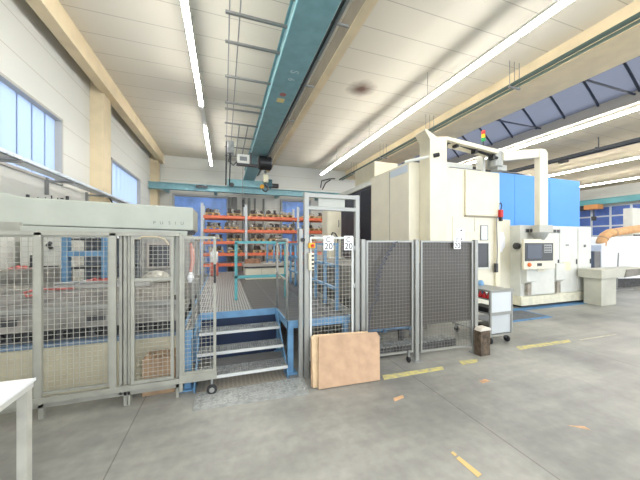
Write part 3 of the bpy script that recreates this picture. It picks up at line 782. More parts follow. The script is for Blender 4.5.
# ------------------------------------------------------------------ pallet changer behind the first fence
pc = thing('pallet_changer', (-1.9, 4.3, 0), 'long grey machine bed on a beige base behind the wire fence', 'machine bed')
MB().box(-3.15, -0.52, 3.92, 5.0, 0, 0.54).build('base', BEIGE, pc, 0.01)
MB().box(-3.15, -0.50, 3.90, 5.02, 0.542, 0.585).build('drip_edge', mat('strip_blue', (108,128,150), 0.5, 0, 0.1), pc)
MB().box(-3.15, -0.54, 4.0, 4.95, 0.585, 0.72).build('chain_slot', DKSTEEL, pc)
for k in range(17):
    x = -3.05 + 0.15*k; MB().lathe((x, 3.99, 0.66), [(0.02,0.02),(0.045,0.01),(0.045,-0.02),(0.02,-0.025)], 10, 'y').build('roller', BLACK, pc)
MB().prism([(3.93,0.72),(4.98,0.72),(4.98,1.12),(4.3,1.12),(3.93,0.98)], 'x', -3.15, -0.52).build('bed', BEDM, pc, 0.006)
MB().box(-3.15, -0.52, 3.915, 3.935, 0.93, 0.985).build('front_lip', ALU, pc)
MB().box(-2.0, -0.95, 4.34, 4.9, 1.12, 1.17).build('clamp_plate', mat('plate_bright', (176,174,170), 0.4, 0.3, 0.15), pc, 0.005)
for x0, z0 in ((-2.3, 0.83), (-1.5, 0.82)):
    MB().box(x0, x0+0.18, 3.92, 3.935, z0-0.03, z0+0.04).build('recess', DKSTEEL, pc)
def rag(name, cx, cy, z, r, m, label, cat):
    n, k = 14, 5; vs = [(cx, cy, z + r*0.35)]
    for i in range(1, k+1):
        for j in range(n):
            a = 2*PI*j/n; q = r*i/k*(1+random.uniform(-.22, .22)); h = r*0.35*(1-(i/k)**2) + random.uniform(-.02, .03)*(i < k)
            vs.append((cx+q*math.cos(a)*1.5, cy+q*math.sin(a), z + max(0.004, h)))
    fs = [(0, 1+j, 1+(j+1) % n) for j in range(n)]
    for i in range(k-1):
        for j in range(n):
            fs.append((1+i*n+j, 1+(i+1)*n+j, 1+(i+1)*n+(j+1) % n, 1+i*n+(j+1) % n))
    base = [1+(k-1)*n+j for j in range(n)]
    b0 = len(vs); vs += [(vs[q][0], vs[q][1], z+0.001) for q in base]
    fs += [(base[j], b0+j, b0+(j+1) % n, base[(j+1) % n]) for j in range(n)]; fs.append(tuple(range(b0, b0+n))[::-1])
    o = MB().add(vs, fs).build(name, m); return tag(o, label, cat)
rag('red_rag', -1.63, 4.6, 1.17, 0.11, REDCLOTH, 'crumpled red cleaning rag heaped on the machine bed near the blue frame', 'rag')
rag('plastic_sheet', -0.98+0.0, 4.62, 1.17, 0.09, mat('sheet_white', (216,214,204), 0.5), 'crumpled pale plastic sheet at the end of the machine bed', 'sheet')
s_ = MB().tube([(-2.05,4.2,1.10),(-2.14,4.12,1.09),(-2.2,4.2,1.12),(-2.1,4.3,1.15),(-2.0,4.26,1.14),(-1.9,4.25,1.14),(-1.75,4.24,1.145)], 0.014, 7).build('red_strap', REDCLOTH, None, 0, True)
tag(s_, 'red lifting strap coiled on the machine bed near the table', 'strap')
for i, (p0, p1, lab) in enumerate((((-2.0,4.36,1.19),(-1.45,4.8,1.19),'long thin steel rod lying across the machine bed beside the red rag'), ((-1.75,4.4,1.19),(-1.15,4.45,1.19),'shorter steel rod lying along the front of the clamping plate'))):
    tag(MB().cyl(p0, p1, 0.012, 8).build('steel_rod', STEEL), lab, 'rod')
wm = thing('white_machine', (-2.6, 6.2, 0), 'white machine housing with a dark vent band behind the fence', 'machine')
MB().box(-3.15, -2.62, 5.9, 6.9, 0.0, 1.85).build('body', WHITE, wm, 0.01)
MB().box(-3.12, -2.64, 5.885, 5.9, 1.05, 1.32).build('vent_band', DKSTEEL, wm)
MB().box(-3.0, -2.88, 5.86, 5.885, 1.25, 1.5).build('terminal_box', DKSTEEL, wm)
MB().box(-3.15, -2.62, 5.8, 5.9, 0.7, 0.86).build('blue_skirt', BLUE, wm)
MB().tube([(-2.74,5.89,1.62),(-2.74,5.8,1.66),(-2.68,5.74,1.7)], 0.03, 8).build('nozzle', DKSTEEL, wm)
rag('red_rag', -3.0, 5.62, 1.3, 0.09, REDCLOTH, 'red rag lying on the grey ledge in front of the white housing', 'rag')
MB_ledge = MB().box(-3.15, -2.4, 5.4, 5.795, 0, 1.3).build('grey_ledge', BEDM, None, 0.01); tag(MB_ledge, 'grey steel ledge between the machine bed and the white housing', 'ledge')
bf = thing('blue_portal', (-2.0, 5.6, 0), 'blue steel portal frame with a shelf behind the machine bed', 'frame')
for x in (-2.24, -1.75):
    MB().box(x-0.036, x+0.036, 5.15, 5.27, 0, 2.16).build('post', BLUE, bf, 0.004)
MB().box(-2.24, -1.75, 5.17, 5.25, 1.50, 1.58).build('cross_beam', BLUE, bf, 0.004)
MB().box(-2.24, -1.75, 5.16, 5.26, 2.08, 2.16).build('cross_beam', BLUE, bf, 0.004)
MB().box(-2.22, -1.42, 5.27, 5.75, 1.74, 1.77).build('shelf', DKSTEEL, bf)
MB().box(-2.22, -1.42, 5.72, 5.75, 1.0, 2.1).build('rear_panel', mat('rear_panel_grey', (112,120,132), 0.5), bf)
MB().box(-2.22, -1.42, 5.27, 5.6, 1.3, 1.33).build('shelf', DKSTEEL, bf)
btl = None
for i, x in enumerate((-2.12, -2.05, -1.98, -1.85, -1.66)):
    if btl is None:
        btl = MB().lathe((0,0,0), [(0.028,0),(0.03,0.01),(0.03,0.12),(0.012,0.15),(0.012,0.18)], 10).build('white_bottle', PAPER, None, 0, True); o = btl
    else:
        o = btl.copy(); col.objects.link(o)
    o.location = (x, 5.4, 1.772); tag(o, 'small white bottle on the blue frame shelf, %s counted from the window wall' % ORD[i], 'bottle', 'white bottles on the blue frame shelf')
ws = thing('window_box', (-0.85, 5.2, 0), 'grey machine enclosure with a dark mesh window behind the sliding door', 'machine')
MB().box(-1.34, -0.52, 5.5, 6.1, 0.70, 1.80).build('housing', mat('housing_grey', (158,156,152), 0.5, 0, 0.1), ws, 0.01)
MB().box(-1.34, -0.52, 5.5, 6.1, 0, 0.70).build('base', DKSTEEL, ws)
MB().frame(-1.25, -0.87, 1.26, 1.70, 0.035, 5.48, 5.5).build('window_frame', mat('frame_pinkish', (176,166,160), 0.5), ws)
MB().box(-1.22, -0.9, 5.492, 5.499, 1.29, 1.67).build('window', GLASSDK, ws)
cl = MB().lathe((-0.95, 4.72, 1.0), [(0.02,0.17),(0.08,0.16),(0.15,0.12),(0.2,0.06),(0.21,0.02),(0.0,0.0)][::-1], 16).build('bellow_cover', mat('bellow_pale', (196,192,180), 0.5, 0, 0.08), None, 0, True)
cl.location.z = 0.12; tag(cl, 'pale rounded cover at the end of the machine bed behind the sliding door', 'cover')
bx = MB().box(-0.86, -0.53, 3.56, 3.86, 0, 0.40).build('cardboard_box', mat('carton_brown', (172,142,112), 0.8, 0, 0.12, 8), None, 0.006); tag(bx, 'brown cardboard box on the floor behind the sliding mesh door', 'box')
cv = thing('machine_cover', (-1.5, 3.75, 0), 'long grey-green machine top cover above the wire fence', 'machine cover')
MB().prism([(-2.9,1.90),(-0.34,1.845),(-0.34,2.11),(-1.88,2.155),(-2.04,2.195),(-2.9,2.30)], 'y', 3.55, 4.15).build('housing', COVER, cv, 0.012)
MB().prism([(-1.88,1.82),(-0.40,1.775),(-0.40,1.836),(-1.88,1.872)], 'y', 3.53, 4.1).build('lower_flange', COVER, cv)
MB().box(-2.9, -1.88, 3.53, 4.1, 1.81, 1.905).build('guide_rail', FENCE, cv)
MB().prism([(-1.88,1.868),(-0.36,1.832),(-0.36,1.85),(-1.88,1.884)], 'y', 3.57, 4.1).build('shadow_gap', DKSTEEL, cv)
MB().box(-0.42, -0.335, 3.56, 3.7, 1.80, 1.85).build('end_stop', BLACK, cv)
for x in (-2.7, -0.6):
    MB().box(x-0.04, x+0.04, 4.04, 4.12, 1.03, 1.87).build('support_post', COVER, cv)
for i, (x, g_) in enumerate(((-0.735,'P'),(-0.665,'U'),(-0.585,'S'),(-0.525,'I'),(-0.455,'U'))):
    lettering('embossed_mark', g_, 0.05, mat('mark_dark', (104,106,100), 0.5), cv, (x, 3.548, 1.925 - 0.0))
for i, x in enumerate((-1.86, -1.78, -1.72, -1.67, -1.62, -1.585, -1.54)):
    MB().cyl((x, 3.6, 2.14), (x, 3.6, 2.165+0.02*(i % 3 == 0)), 0.014 if i in (0, 5, 6) else 0.005, 8).build('nipple', BLACK, cv)
hc = thing('hanging_glove', (-0.3, 3.5, 1.2), 'red and white work glove hanging inside the small mesh gate', 'glove')
MB().tube([(-0.36,3.5,1.70),(-0.35,3.52,1.62),(-0.34,3.5,1.5),(-0.36,3.5,1.38),(-0.37,3.5,1.3)], [.012,.026,.024,.02,.01], 8).build('cuff', mat('glove_pink', (206,150,140), 0.9), hc, 0, True)
MB().tube([(-0.36,3.5,1.37),(-0.365,3.5,1.31),(-0.37,3.5,1.25)], [.02,.04,.02], 8).build('palm', PAPER, hc, 0, True)
MB().tube([(-0.36,3.5,1.72),(-0.36,3.44,1.73)], 0.006, 6).build('hook', STEEL, hc)
fe = thing('red_canister', (-0.34, 9.4, PZ), 'white and red canister standing on the platform behind the small gate', 'canister')
MB().lathe((-0.3, 9.4, PZ), [(0.12,0),(0.13,0.02),(0.13,0.36),(0.1,0.42)], 16).build('body', mat('canister_red', (206,110,96), 0.5), fe, 0, True)
MB().lathe((-0.3, 9.4, PZ+0.41), [(0.1,0),(0.12,0.02),(0.12,0.3),(0.06,0.36),(0.04,0.42)], 16).build('top', PAPER, fe, 0, True)

# ------------------------------------------------------------------ boards leaning on gate
def leaning(x0, x1, yb, yt, ht, th, label, skew=0.0, m=BOARD):
    ln = math.hypot(yt-yb, ht)
    o = MB().prism([(0, 0), (x1-x0, 0), (x1-x0+0.06+skew, ln*0.86), (x1-x0+0.03+skew, ln*0.97), (0.06+skew, ln), (0.02+skew, ln*0.98)], 'z', -th, 0).build('packing_board', m, None, 0.004)
    a = math.atan2(ht, yt-yb); o.rotation_euler = (a, 0, -0.045); o.location = (x0, yb, th*math.cos(a)+0.001)
    return tag(o, label, 'board', None)
leaning(1.03, 1.82, 3.06, 3.31, 0.53, 0.022, 'large tan wooden board leaning in front of the others against the gate', 0.05)
leaning(0.98, 1.74, 3.11, 3.35, 0.54, 0.02, 'tan board sticking out behind the front board against the gate', 0.02, mat('board_pale', (214,186,150), 0.8, 0, 0.08, 7))
leaning(0.97, 1.7, 3.15, 3.375, 0.52, 0.018, 'rearmost tan board of the stack leaning on the gate', 0.03)

# ------------------------------------------------------------------ things behind the dark fence, seen at its foot
bp = thing('blue_pipe', (2.4, 3.95, 0), 'thick blue pipe running low behind the mesh fence', 'pipe')
MB().cyl((1.95,4.0,0.32),(3.0,4.0,0.32), 0.065, 14).build('pipe', BLUE, bp, 0, True)
for x in (2.0, 2.45, 2.95):
    MB().cyl((x-0.03,4.0,0.32),(x+0.03,4.0,0.32), 0.085, 14).build('flange', BLUE, bp)
for x in (2.1, 2.8): MB().box(x-0.03, x+0.03, 3.96, 4.04, 0, 0.27).build('stand', DKSTEEL, bp)
ch = thing('chip_conveyor', (2.8, 3.75, 0), 'grey hinged chip conveyor lying on the floor behind the mesh fence', 'conveyor')
MB().box(1.95, 3.6, 3.62, 3.84, 0.02, 0.13).build('bed', DKSTEEL, ch)
for k in range(24):
    x = 1.98 + 0.068*k; MB().cyl((x, 3.63, 0.13), (x, 3.83, 0.13), 0.024, 8).build('slat', STEEL, ch)
for x, w_, lab in ((2.86, 0.13, 'small white junction box on the machine base behind the mesh fence'), (3.08, 0.17, 'pale junction box beside the smaller one behind the mesh fence')):
    j = thing('junction_box', (x, 4.2, 0), lab, 'box')
    MB().box(x, x+w_, 4.15, 4.29, 0.27, 0.42).build('housing', PAPER, j, 0.006)
    MB().box(x+w_/2-0.02, x+w_/2+0.02, 4.2, 4.24, 0, 0.27).build('stand', STEEL, j)
mb2 = thing('loading_station', (2.9, 5.4, 0), 'dark loading station base between the platform and the machining centre', 'machine')
MB().box(1.95, 3.8, 4.55, 6.6, 0.0, 1.3).build('base', mat('station_grey', (112,108,102), 0.5, 0, 0.1), mb2, 0.01)
MB().box(2.0, 3.75, 4.5, 4.56, 0.55, 0.75).build('bumper', DKSTEEL, mb2)

# ------------------------------------------------------------------ machining centre
mc = thing('machining_centre', (5.2, 6.4, 0), 'large cream machining centre with tall cabinet and pillar behind the fence', 'machine')
MB().box(3.85, 4.6, 5.2, 6.88, 0, 3.5).build('cabinet', CREAM, mc, 0.012)
MB().box(3.842, 3.85, 5.95, 5.957, 0.1, 3.45).build('door_seam', PIPEG, mc)
MB().box(3.838, 3.85, 5.25, 5.92, 3.28, 3.44).build('top_band', mat('band_bluegrey', (196,206,216), 0.4), mc)
MB().box(3.95, 6.9, 6.0, 9.2, 0, 3.32).build('rear_body', DARKPANEL, mc)
MB().box(3.88, 6.9, 6.9, 9.55, 3.32, 3.46).build('roof_edge', WHITE, mc, 0.005)
MB().box(3.93, 3.95, 6.95, 7.65, 0.2, 3.25).build('side_opening', mat('opening_dark', (34,36,48), 0.5), mc)
MB().box(4.2, 5.0, 7.3, 8.6, 3.46, 4.12).build('cooling_unit', CREAM2, mc, 0.01)
for y in (5.75, 6.4):
    MB().lathe((4.35, y, 3.5), [(0.2,0),(0.2,0.1),(0.12,0.14),(0.1,0.1)], 16).build('fan', mat('fan_brown', (96,78,60), 0.5), mc)
MB().box(4.6, 6.5, 5.2, 6.1, 0, 3.46).build('body', CREAM, mc, 0.01)
MB().box(5.41, 6.49, 5.15, 5.2, 2.36, 3.44).build('upper_door', CREAM2, mc, 0.008)
MB().box(5.41, 6.5, 5.17, 5.2, 2.325, 2.36).build('door_sill', mat('sill_brown', (150,140,120), 0.5), mc)
for x in (5.73, 5.05):
    MB().box(x, x+0.008, 5.192, 5.2, 0.3, 2.32).build('panel_seam', mat('seam_grey', (196,188,164), 0.5), mc)
MB().box(5.43, 5.85, 5.19, 5.2, 1.75, 1.98).build('access_panel', CREAM2, mc, 0.003)
MB().frame(5.74, 6.2, 1.06, 1.74, 0.045, 5.17, 5.2).build('window_frame', WHITE, mc)
MB().box(5.77, 6.17, 5.188, 5.2, 1.09, 1.71).build('window', GLASSDK, mc)
MB().box(6.5, 7.33, 5.5, 6.4, 0.0, 2.33).build('side_housing', CREAM, mc, 0.008)
MB().box(6.36, 6.5, 5.14, 5.2, 0.2, 2.3).build('door_edge', CREAM2, mc, 0.006)
MB().tube([(6.36,5.13,2.32),(6.36,5.1,1.5),(6.34,5.1,1.2),(6.32,5.13,1.1)], 0.014, 6).build('door_cable', PIPEG, mc)
MB().box(6.29, 6.36, 5.08, 5.14, 0.98, 1.2).build('door_handle', DKSTEEL, mc, 0.005)
# pillar and top boom
MB().prism([(4.13,0),(4.58,0),(4.58,3.94),(6.1,3.80),(6.1,3.90),(4.62,4.02),(4.30,3.98),(4.02,4.12),(4.0,4.08),(4.13,3.9)], 'y', 4.86, 5.2).build('pillar', CREAM2, mc, 0.01)
MB().tube([(4.64,4.98,3.78),(4.7,4.98,3.93),(4.85,4.98,3.96),(5.5,4.98,3.86),(6.2,4.98,3.74)], 0.035, 8).build('cable_bundle', BLACK, mc)
for x, z in ((4.9, 3.95), (5.45, 3.87), (6.0, 3.78)):
    MB().box(x, x+0.07, 4.92, 5.04, z-0.1, z+0.04).build('cable_clip', BLACK, mc)
MB().box(4.62, 5.9, 5.4, 6.0, 3.46, 3.66).build('roof_duct', WHITE, mc, 0.01)
MB().box(5.05, 6.1, 5.25, 5.32, 3.46, 3.5).build('roof_lip', PIPEG, mc)
MB().cyl((3.72,5.16,3.46),(4.3,4.84,3.58), 0.035, 10).build('stay_bar', WHITE, mc)
MB().cyl((4.22,4.87,3.56),(4.33,4.82,3.585), 0.045, 10).build('stay_bar_end', BLACK, mc)
MB().box(6.0, 6.08, 5.2, 5.4, 3.44, 3.85).build('boom_post', WHITE, mc)
fs = thing('framed_notice', (6.02, 5.16, 1.76), 'small framed drawing on the machine front above its dark window', 'notice')
MB().box(5.92, 6.13, 5.18, 5.189, 1.78, 2.12).build('sheet', PAPER, fs)
MB().frame(5.91, 6.14, 1.77, 2.13, 0.014, 5.174, 5.189).build('frame', mat('frame_grey', (110,116,120), 0.5), fs)
pt = thing('plastic_bag', (6.75, 5.48, 1.5), 'crumpled white plastic bag hanging on the machine side', 'bag')
bgm = MB(); vs = []; n_ = 12
for i in range(8):
    for j in range(n_):
        a = 2*PI*j/n_; h = i/7; r_ = (0.1+0.12*math.sin(PI*min(1, h*0.9+0.1)))*(1+random.uniform(-.14, .14))
        vs.append((6.8+r_*math.cos(a)*1.05, 5.42+0.055*math.sin(a), 1.98-0.52*h))
bgm.add(vs, [(i*n_+j, i*n_+(j+1) % n_, (i+1)*n_+(j+1) % n_, (i+1)*n_+j) for i in range(7) for j in range(n_)] + [tuple(range(n_)), tuple(range(7*n_, 8*n_))[::-1]])
bgm.build('bag', mat('bag_white', (240,240,244), 0.4), pt)
MB().cyl((6.8,5.4,1.97),(6.8,5.51,2.0), 0.01, 6).build('hook', STEEL, pt)
ps = thing('pull_switch', (6.47, 5.08, 2.3), 'red and black pull switch hanging at the corner of the machine door', 'switch')
MB().box(6.43, 6.51, 5.06, 5.14, 2.34, 2.52).build('body', RED, ps, 0.008)
MB().box(6.44, 6.50, 5.07, 5.13, 2.24, 2.35).build('grip', BLACK, ps, 0.005)
MB().tube([(6.47,5.1,2.52),(6.5,5.1,2.62),(6.47,5.1,2.7),(6.43,5.1,2.66)], 0.012, 6).build('hook', BLACK, ps)
sl = thing('signal_lamp', (6.13, 5.3, 4.0), 'red yellow and green signal tower on top of the machine', 'signal lamp')
MB().cyl((6.13,5.3,3.86),(6.13,5.3,4.24), 0.018, 8).build('pole', DKSTEEL, sl)
for k, (nm, c_) in enumerate((('green_lens', (40,150,80)), ('yellow_lens', (240,190,40)), ('red_lens', (220,50,40)))):
    MB().cyl((6.13,5.3,4.24+0.09*k),(6.13,5.3,4.325+0.09*k), 0.045, 12).build(nm, mat(nm, c_, 0.3), sl)

# pendant arm with operator console
pa = thing('control_pendant', (8.0, 5.0, 1.0), 'cream pendant arm carrying the operator console with screen and keypad', 'control panel')
MB().lathe((6.3, 5.12, 3.74), [(0.1,-0.2),(0.17,-0.18),(0.17,0.18),(0.1,0.2)], 16).build('joint', mat('joint_metal', (168,170,166), 0.45, 0.2), pa, 0.01)
MB().box(6.24, 6.55, 5.0, 5.2, 3.463, 3.6).build('joint_base', MATS['joint_metal'], pa, 0.01)
MB().prism([(6.35,3.68),(7.58,3.88),(7.58,4.1),(6.35,3.9)], 'y', 4.92, 5.04).build('boom', CREAM, pa, 0.008)
MB().prism([(7.56,2.15),(7.86,2.15),(7.86,4.02),(7.78,4.1),(7.56,4.1)], 'y', 4.9, 5.04).build('post', CREAM, pa, 0.012)
MB().box(7.52, 8.03, 4.88, 5.06, 1.96, 2.16).build('collar', mat('collar_grey', (188,186,176), 0.45), pa, 0.015)
MB().lathe((7.68, 4.99, 1.78), [(0.1,0),(0.16,0.09),(0.2,0.19)], 16).build('swivel', MATS['joint_metal'], pa)
con = MB().box(7.0, 8.14, 4.9, 4.97, 1.04, 1.80).build('console', CREAM, pa, 0.015)
MB().box(7.02, 8.03, 4.885, 4.9, 1.25, 1.70).build('bezel', mat('bezel_grey', (62,64,66), 0.4), con)
MB().box(7.08, 7.60, 4.878, 4.886, 1.31, 1.66).build('screen', SCREEN, con)
MB().box(7.68, 7.97, 4.878, 4.886, 1.45, 1.66).build('keypad', mat('keypad_grey', (170,170,168), 0.5), con)
for i in range(4):
    for j in range(3):
        MB().box(7.695+0.067*i, 7.74+0.067*i, 4.873, 4.879, 1.465+0.063*j, 1.505+0.063*j).build('key', mat('key_dark', (90,92,96), 0.5), con)
for x in (7.17, 7.25, 7.33, 7.47, 7.55):
    MB().box(x, x+0.04, 4.876, 4.886, 1.265, 1.29).build('soft_key', MATS['key_dark'], con)
MB().lathe((7.16, 4.9, 1.16), [(0.05,0),(0.05,-0.03),(0.03,-0.05)], 14, 'y').build('emergency_button', mat('button_orange', (226,110,40), 0.4), con)
MB().box(7.46, 7.62, 4.89, 4.9, 1.12, 1.19).build('button_strip', DKSTEEL, con)

MB().box(7.3, 7.95, 4.97, 5.1, 1.2, 1.7).build('console_back', CREAM, con, 0.01)

# control cabinet
cc = thing('control_cabinet', (8.8, 5.6, 0), 'wide white electrical cabinet behind the pendant console with a low plinth', 'cabinet')
MB().box(7.32, 10.24, 5.22, 6.3, 0.3, 2.17).build('body', WHITE, cc, 0.012)
MB().box(7.3, 10.26, 5.18, 6.3, 0.06, 0.3).build('plinth', mat('plinth_cream', (226,220,196), 0.5, 0, 0.06), cc, 0.008)
MB().box(7.45, 10.1, 5.3, 6.2, 0.0, 0.06).build('toe_gap', BLACK, cc)
for x0, x1 in ((7.36, 8.80), (8.84, 9.58), (9.62, 10.2)):
    d_ = MB().box(x0, x1, 5.205, 5.22, 0.34, 2.14).build('door', WHITE, cc, 0.004)
    MB().box(x1-0.06, x1-0.035, 5.185, 5.206, 1.1, 1.24).build('lock', DKSTEEL, d_)
for x0 in (7.46, 8.52):
    v_ = MB().box(x0, x0+0.32, 5.195, 5.206, 1.97, 2.08).build('vent', mat('vent_grey', (178,178,172), 0.5), cc)
    MB().box(x0+0.03, x0+0.145, 5.19, 5.196, 1.985, 2.065).build('vent_grille', DKSTEEL, v_)
    MB().box(x0+0.175, x0+0.29, 5.19, 5.196, 1.985, 2.065).build('vent_grille', DKSTEEL, v_)
MB().box(7.58, 8.48, 5.12, 5.206, 0.34, 1.03).build('front_box', WHITE, cc, 0.01)
MB().box(7.8, 8.1, 5.112, 5.122, 0.94, 1.02).build('name_strip', CREAM, cc)
for x0 in (7.36, 8.5):
    MB().prism([(5.206,0.62),(5.09,0.70),(5.09,1.15),(5.206,1.15)], 'x', x0, x0+0.36).build('pod', WHITE, cc, 0.006)
    MB().box(x0+0.08, x0+0.22, 5.12, 5.2, 0.34, 0.64).build('connector', mat('connector_grey', (160,152,138), 0.5, 0, 0.15), cc)
MB().box(8.95, 9.26, 5.192, 5.206, 0.93, 1.17).build('data_plate', mat('plate_yellowish', (222,214,184), 0.5), cc)
MB().box(9.08, 9.2, 5.195, 5.206, 1.62, 1.66).build('small_label', PIPEG, cc)
MB().lathe((9.9, 5.2, 1.62), [(0.04,0),(0.04,-0.02),(0.02,-0.03)], 12, 'y').build('main_switch', PIPEG, cc)
MB().lathe((7.3, 5.3, 1.62), [(0.02,0.03),(0.09,0.02),(0.09,-0.04),(0.03,-0.06)], 12, 'x').build('side_socket', DKSTEEL, cc)

be = thing('blue_enclosure', (10.2, 7.2, 0), 'large bright blue sheet metal enclosure rising behind the white cabinet', 'enclosure')
for x0, x1 in ((7.9, 8.85), (8.86, 10.5), (10.51, 12.1)):
    MB().box(x0, x1, 6.5, 9.0, 0.3, 3.92).build('panel', BLUEBOX, be, 0.006)
MB().box(7.9, 12.1, 6.55, 8.9, 0, 0.3).build('base', DKSTEEL, be)
MB().tube([(6.45,5.6,3.66),(7.0,6.6,3.98),(8.4,6.7,3.98),(9.3,6.8,4.05),(10.2,6.9,3.98)], 0.04, 8).build('cable_bundle', BLACK, be)
MB().lathe((9.95, 6.9, 3.92), [(0.16,0),(0.16,0.1),(0.06,0.2)], 12).build('vent_cap', mat('cap_cream', (226,214,186), 0.5), be)

# chip discharge tray + pedestal
ct = thing('chip_chute', (10.1, 4.9, 0), 'pale grey chip chute trough on a square pedestal beside the white cabinet', 'chute')
MB().box(9.62, 10.28, 4.68, 5.08, 0, 0.74).build('pedestal', CHIPTRAY, ct, 0.008)
MB().prism([(9.5,0.74),(10.55,0.74),(11.55,0.82),(11.75,0.98),(9.5,0.98)], 'y', 4.62, 5.14).build('trough', CHIPTRAY, ct, 0.006)
MB().prism([(10.5,0.745),(11.5,0.80),(11.78,0.975),(10.6,0.96)], 'y', 4.60, 4.621).build('chute_lip', mat('lip_grey', (128,124,114), 0.5, 0.1, 0.15), ct)
bm = thing('white_lathe', (13.6, 6.8, 0), 'white sloping machine guard housing past the chip chute', 'machine')
MB().prism([(12.75,0.42),(16.5,0.30),(16.5,2.0),(13.4,1.92),(12.75,1.62)], 'y', 6.2, 7.6).build('guard', mat('guard_white', (236,238,240), 0.35), bm, 0.01)
MB().box(12.3, 16.4, 6.35, 7.5, 0, 0.42).build('base', DKSTEEL, bm)
MB().box(11.95, 12.3, 6.0, 6.45, 0.0, 1.42).build('gap_shade_block', mat('gap_shade_grey', (120,120,120), 0.5, 0.1, 0.12, 2), bm, 0.02)  # dark block added to stand for the shade in the gap by the guard
MB().cyl((13.2,6.0,0.05),(13.35,6.02,1.35), 0.02, 8).build('stop_rod', PIPEG, bm)
MB().box(12.7, 14.0, 5.9, 6.2, 0.0, 0.05).build('foot_rail', PIPEG, bm)
ex = thing('suction_hose', (13.6, 6.3, 2.0), 'tan suction hose elbow bending out of the white lathe housing', 'hose')
hp = [(13.0,6.35,1.55),(13.02,6.33,1.78),(13.12,6.3,1.95),(13.35,6.28,2.06),(13.8,6.28,2.11),(14.5,6.28,2.18),(15.3,6.28,2.26)]
MB().tube(hp, 0.15, 16).build('hose', TAN, ex, 0, True)
for p0, p1 in ((hp[1], hp[2]), (hp[3], hp[4])):
    a = Vector(p0).lerp(Vector(p1), .4); b2 = Vector(p0).lerp(Vector(p1), .6)
    MB().cyl(a, b2, 0.158, 16).build('clamp', mat('hose_clamp', (176,138,96), 0.5), ex)
tb = thing('filter_cabinet', (19.5, 8.6, 0), 'tall white filter cabinet behind the tan suction hose', 'cabinet')
MB().box(18.9, 21, 8.0, 8.35, 0.1, 3.42).build('body', WHITE, tb, 0.01)
MB().box(18.95, 20.9, 7.97, 8.0, 2.0, 2.12).build('band', DKSTEEL, tb)
MB().box(18.95, 20.9, 8.05, 8.3, 0, 0.1).build('base', DKSTEEL, tb)
mt = thing('floor_mat', (6.5, 4.7, 0), 'dark anti-fatigue mat with blue edge on the floor before the cabinet', 'mat')
MB().box(5.35, 7.05, 4.42, 5.0, 0.0005, 0.014).build('mat', mat('mat_dark', (104,108,114), 0.7, 0, 0.1, 20), mt)
MB().box(5.3, 7.12, 4.34, 4.42, 0.0005, 0.012).box(7.05, 7.12, 4.38, 5.0, 0.0005, 0.012).build('edge', PAINTB, mt)

# ------------------------------------------------------------------ tool trolley
tt = thing('tool_trolley', (4.36, 3.9, 0), 'light grey steel tool trolley on casters at the end of the mesh fence', 'trolley')
ep = MB().frame(4.11, 4.62, 0.14, 0.90, 0.03, 3.47, 3.5).build('end_frame', ALU, tt)
MB().box(4.13, 4.60, 3.478, 3.492, 0.52, 0.88).build('end_panel', mat('panel_grey', (206,210,212), 0.4), tt, 0.003)
MB().box(4.13, 4.60, 3.49, 3.5, 0.16, 0.50).build('recessed_panel', mat('panel_grey_dark', (190,194,196), 0.4), tt)
MB().box(4.12, 4.61, 3.468, 3.48, 0.49, 0.54).build('grip_bar', ALU, tt)
for x, y in ((4.11, 4.27), (4.595, 4.27)):
    MB().box(x, x+0.03, y, y+0.03, 0.14, 0.90).build('post', ALU, tt)
for z in (0.16, 0.50, 0.74):
    MB().box(4.12, 4.61, 3.49, 4.29, z, z+0.02).build('shelf', STEEL, tt)
MB().frame(4.1, 4.63, 0.88, 0.91, 0.012, 3.46, 4.31).build('top_rim', ALU, tt)
for x in (4.17, 4.56):
    for y in (3.53, 4.24):
        MB().box(x-0.02, x+0.02, y-0.015, y+0.03, 0.07, 0.15).build('caster_fork', STEEL, tt)
        MB().lathe((x, y, 0.055), [(0.015,-0.018),(0.05,-0.018),(0.055,-0.01),(0.055,0.01),(0.05,0.018),(0.015,0.018)], 16, 'x').build('caster_wheel', RUBBER, tt)
rt = None
for i in range(5):
    if rt is None:
        rt = MB().lathe((0,0,0), [(0.03,0),(0.035,0.01),(0.03,0.06),(0.018,0.08),(0.018,0.12)], 12).build('tool_holder', RED, None, 0, True); o = rt
    else:
        o = rt.copy(); col.objects.link(o)
    o.location = (4.165, 3.545+0.085*i, 0.761)
    tag(o, 'red tool holder on the upper trolley shelf, %s counted from its white end panel' % ORD[i], 'tool', 'red tool holders on the trolley')
gb = MB().box(4.14, 4.4, 3.54, 3.9, 0.521, 0.60).build('tool_case', BLACK, None, 0.01); tag(gb, 'black tool case on the middle shelf of the trolley', 'case')
gb = MB().box(4.14, 4.4, 3.54, 3.8, 0.181, 0.30).build('parts_bin', BLACK, None, 0.01); tag(gb, 'black parts bin on the bottom shelf of the trolley', 'bin')
tbx = MB().lathe((4.5, 4.0, 0.761), [(0.05,0),(0.055,0.02),(0.055,0.2),(0.03,0.24)], 14).build('blue_canister', BLUE, None, 0, True); tag(tbx, 'blue canister standing on the trolley in front of the machine', 'canister')
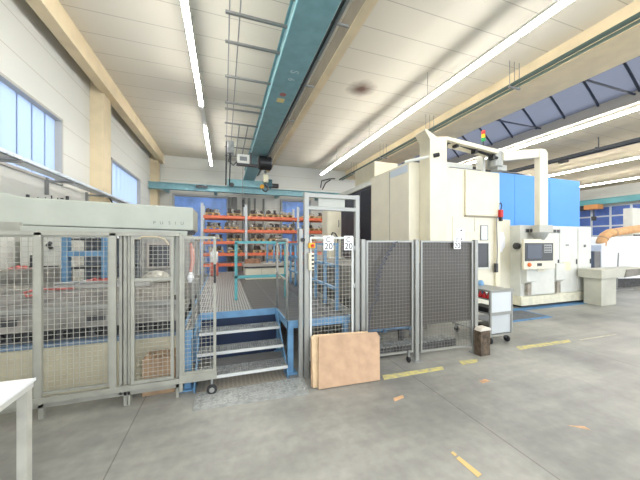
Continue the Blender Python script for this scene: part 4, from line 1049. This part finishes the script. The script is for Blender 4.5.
for o_ in [tt, tbx, gb] + [q for q in col.objects if q.name.startswith(('tool_holder', 'tool_case'))]:
    o_.location.x += 0.06
bk = thing('timber_block', (3.82, 3.27, 0), 'dark brown timber block standing between fence post and trolley', 'block')
MB().box(3.63, 3.82, 3.18, 3.30, 0, 0.37).build('block', BROWN, bk, 0.006)
MB().prism([(3.62,0.371),(3.84,0.371),(3.83,0.41),(3.77,0.43),(3.66,0.42)], 'y', 3.18, 3.30).build('white_cap', mat('cap_white', (214,206,194), 0.6), bk, 0.01)

# ------------------------------------------------------------------ table in the near corner
tw = thing('work_table', (-1.9, 1.8, 0), 'white work table with square steel legs by the wire fence', 'table')
TOPW = mat('table_white', (240,242,244), 0.35)
MB().box(-2.6, -1.25, 1.3, 2.51, 0.735, 0.755).build('tabletop', TOPW, tw, 0.003)
MB().box(-2.58, -1.26, 1.31, 2.5, 0.695, 0.735).build('apron', mat('apron_grey', (206,206,200), 0.4), tw)
for x, y in ((-1.32, 2.44), (-1.32, 1.32), (-2.56, 2.44), (-2.56, 1.32)):
    MB().box(x, x+0.055, y, y+0.055, 0, 0.70).build('leg', mat('leg_grey', (196,194,184), 0.4, 0.1, 0.06), tw)

# ------------------------------------------------------------------ camera, world, view
cam = bpy.data.cameras.new('camera'); co = bpy.data.objects.new('camera', cam); col.objects.link(co)
cam.sensor_width = 36.0; cam.sensor_fit = 'HORIZONTAL'
cam.lens = 36.0*280/640
cam.shift_y = 3/640.0
co.location = (0, 0, 1.7); co.rotation_euler = (PI/2, 0, -math.radians(18.9))
cam.clip_start = 0.05; cam.clip_end = 200
sc.camera = co
wd = bpy.data.worlds.new('world'); sc.world = wd; wd.use_nodes = True
bg = wd.node_tree.nodes['Background']; bg.inputs['Color'].default_value = (0.86, 0.93, 1.0, 1); bg.inputs['Strength'].default_value = 1.35
sc.view_settings.view_transform = 'Standard'; sc.view_settings.look = 'None'
sc.view_settings.exposure = 1.33; sc.view_settings.gamma = 1.0; sc.view_settings.use_curve_mapping = False
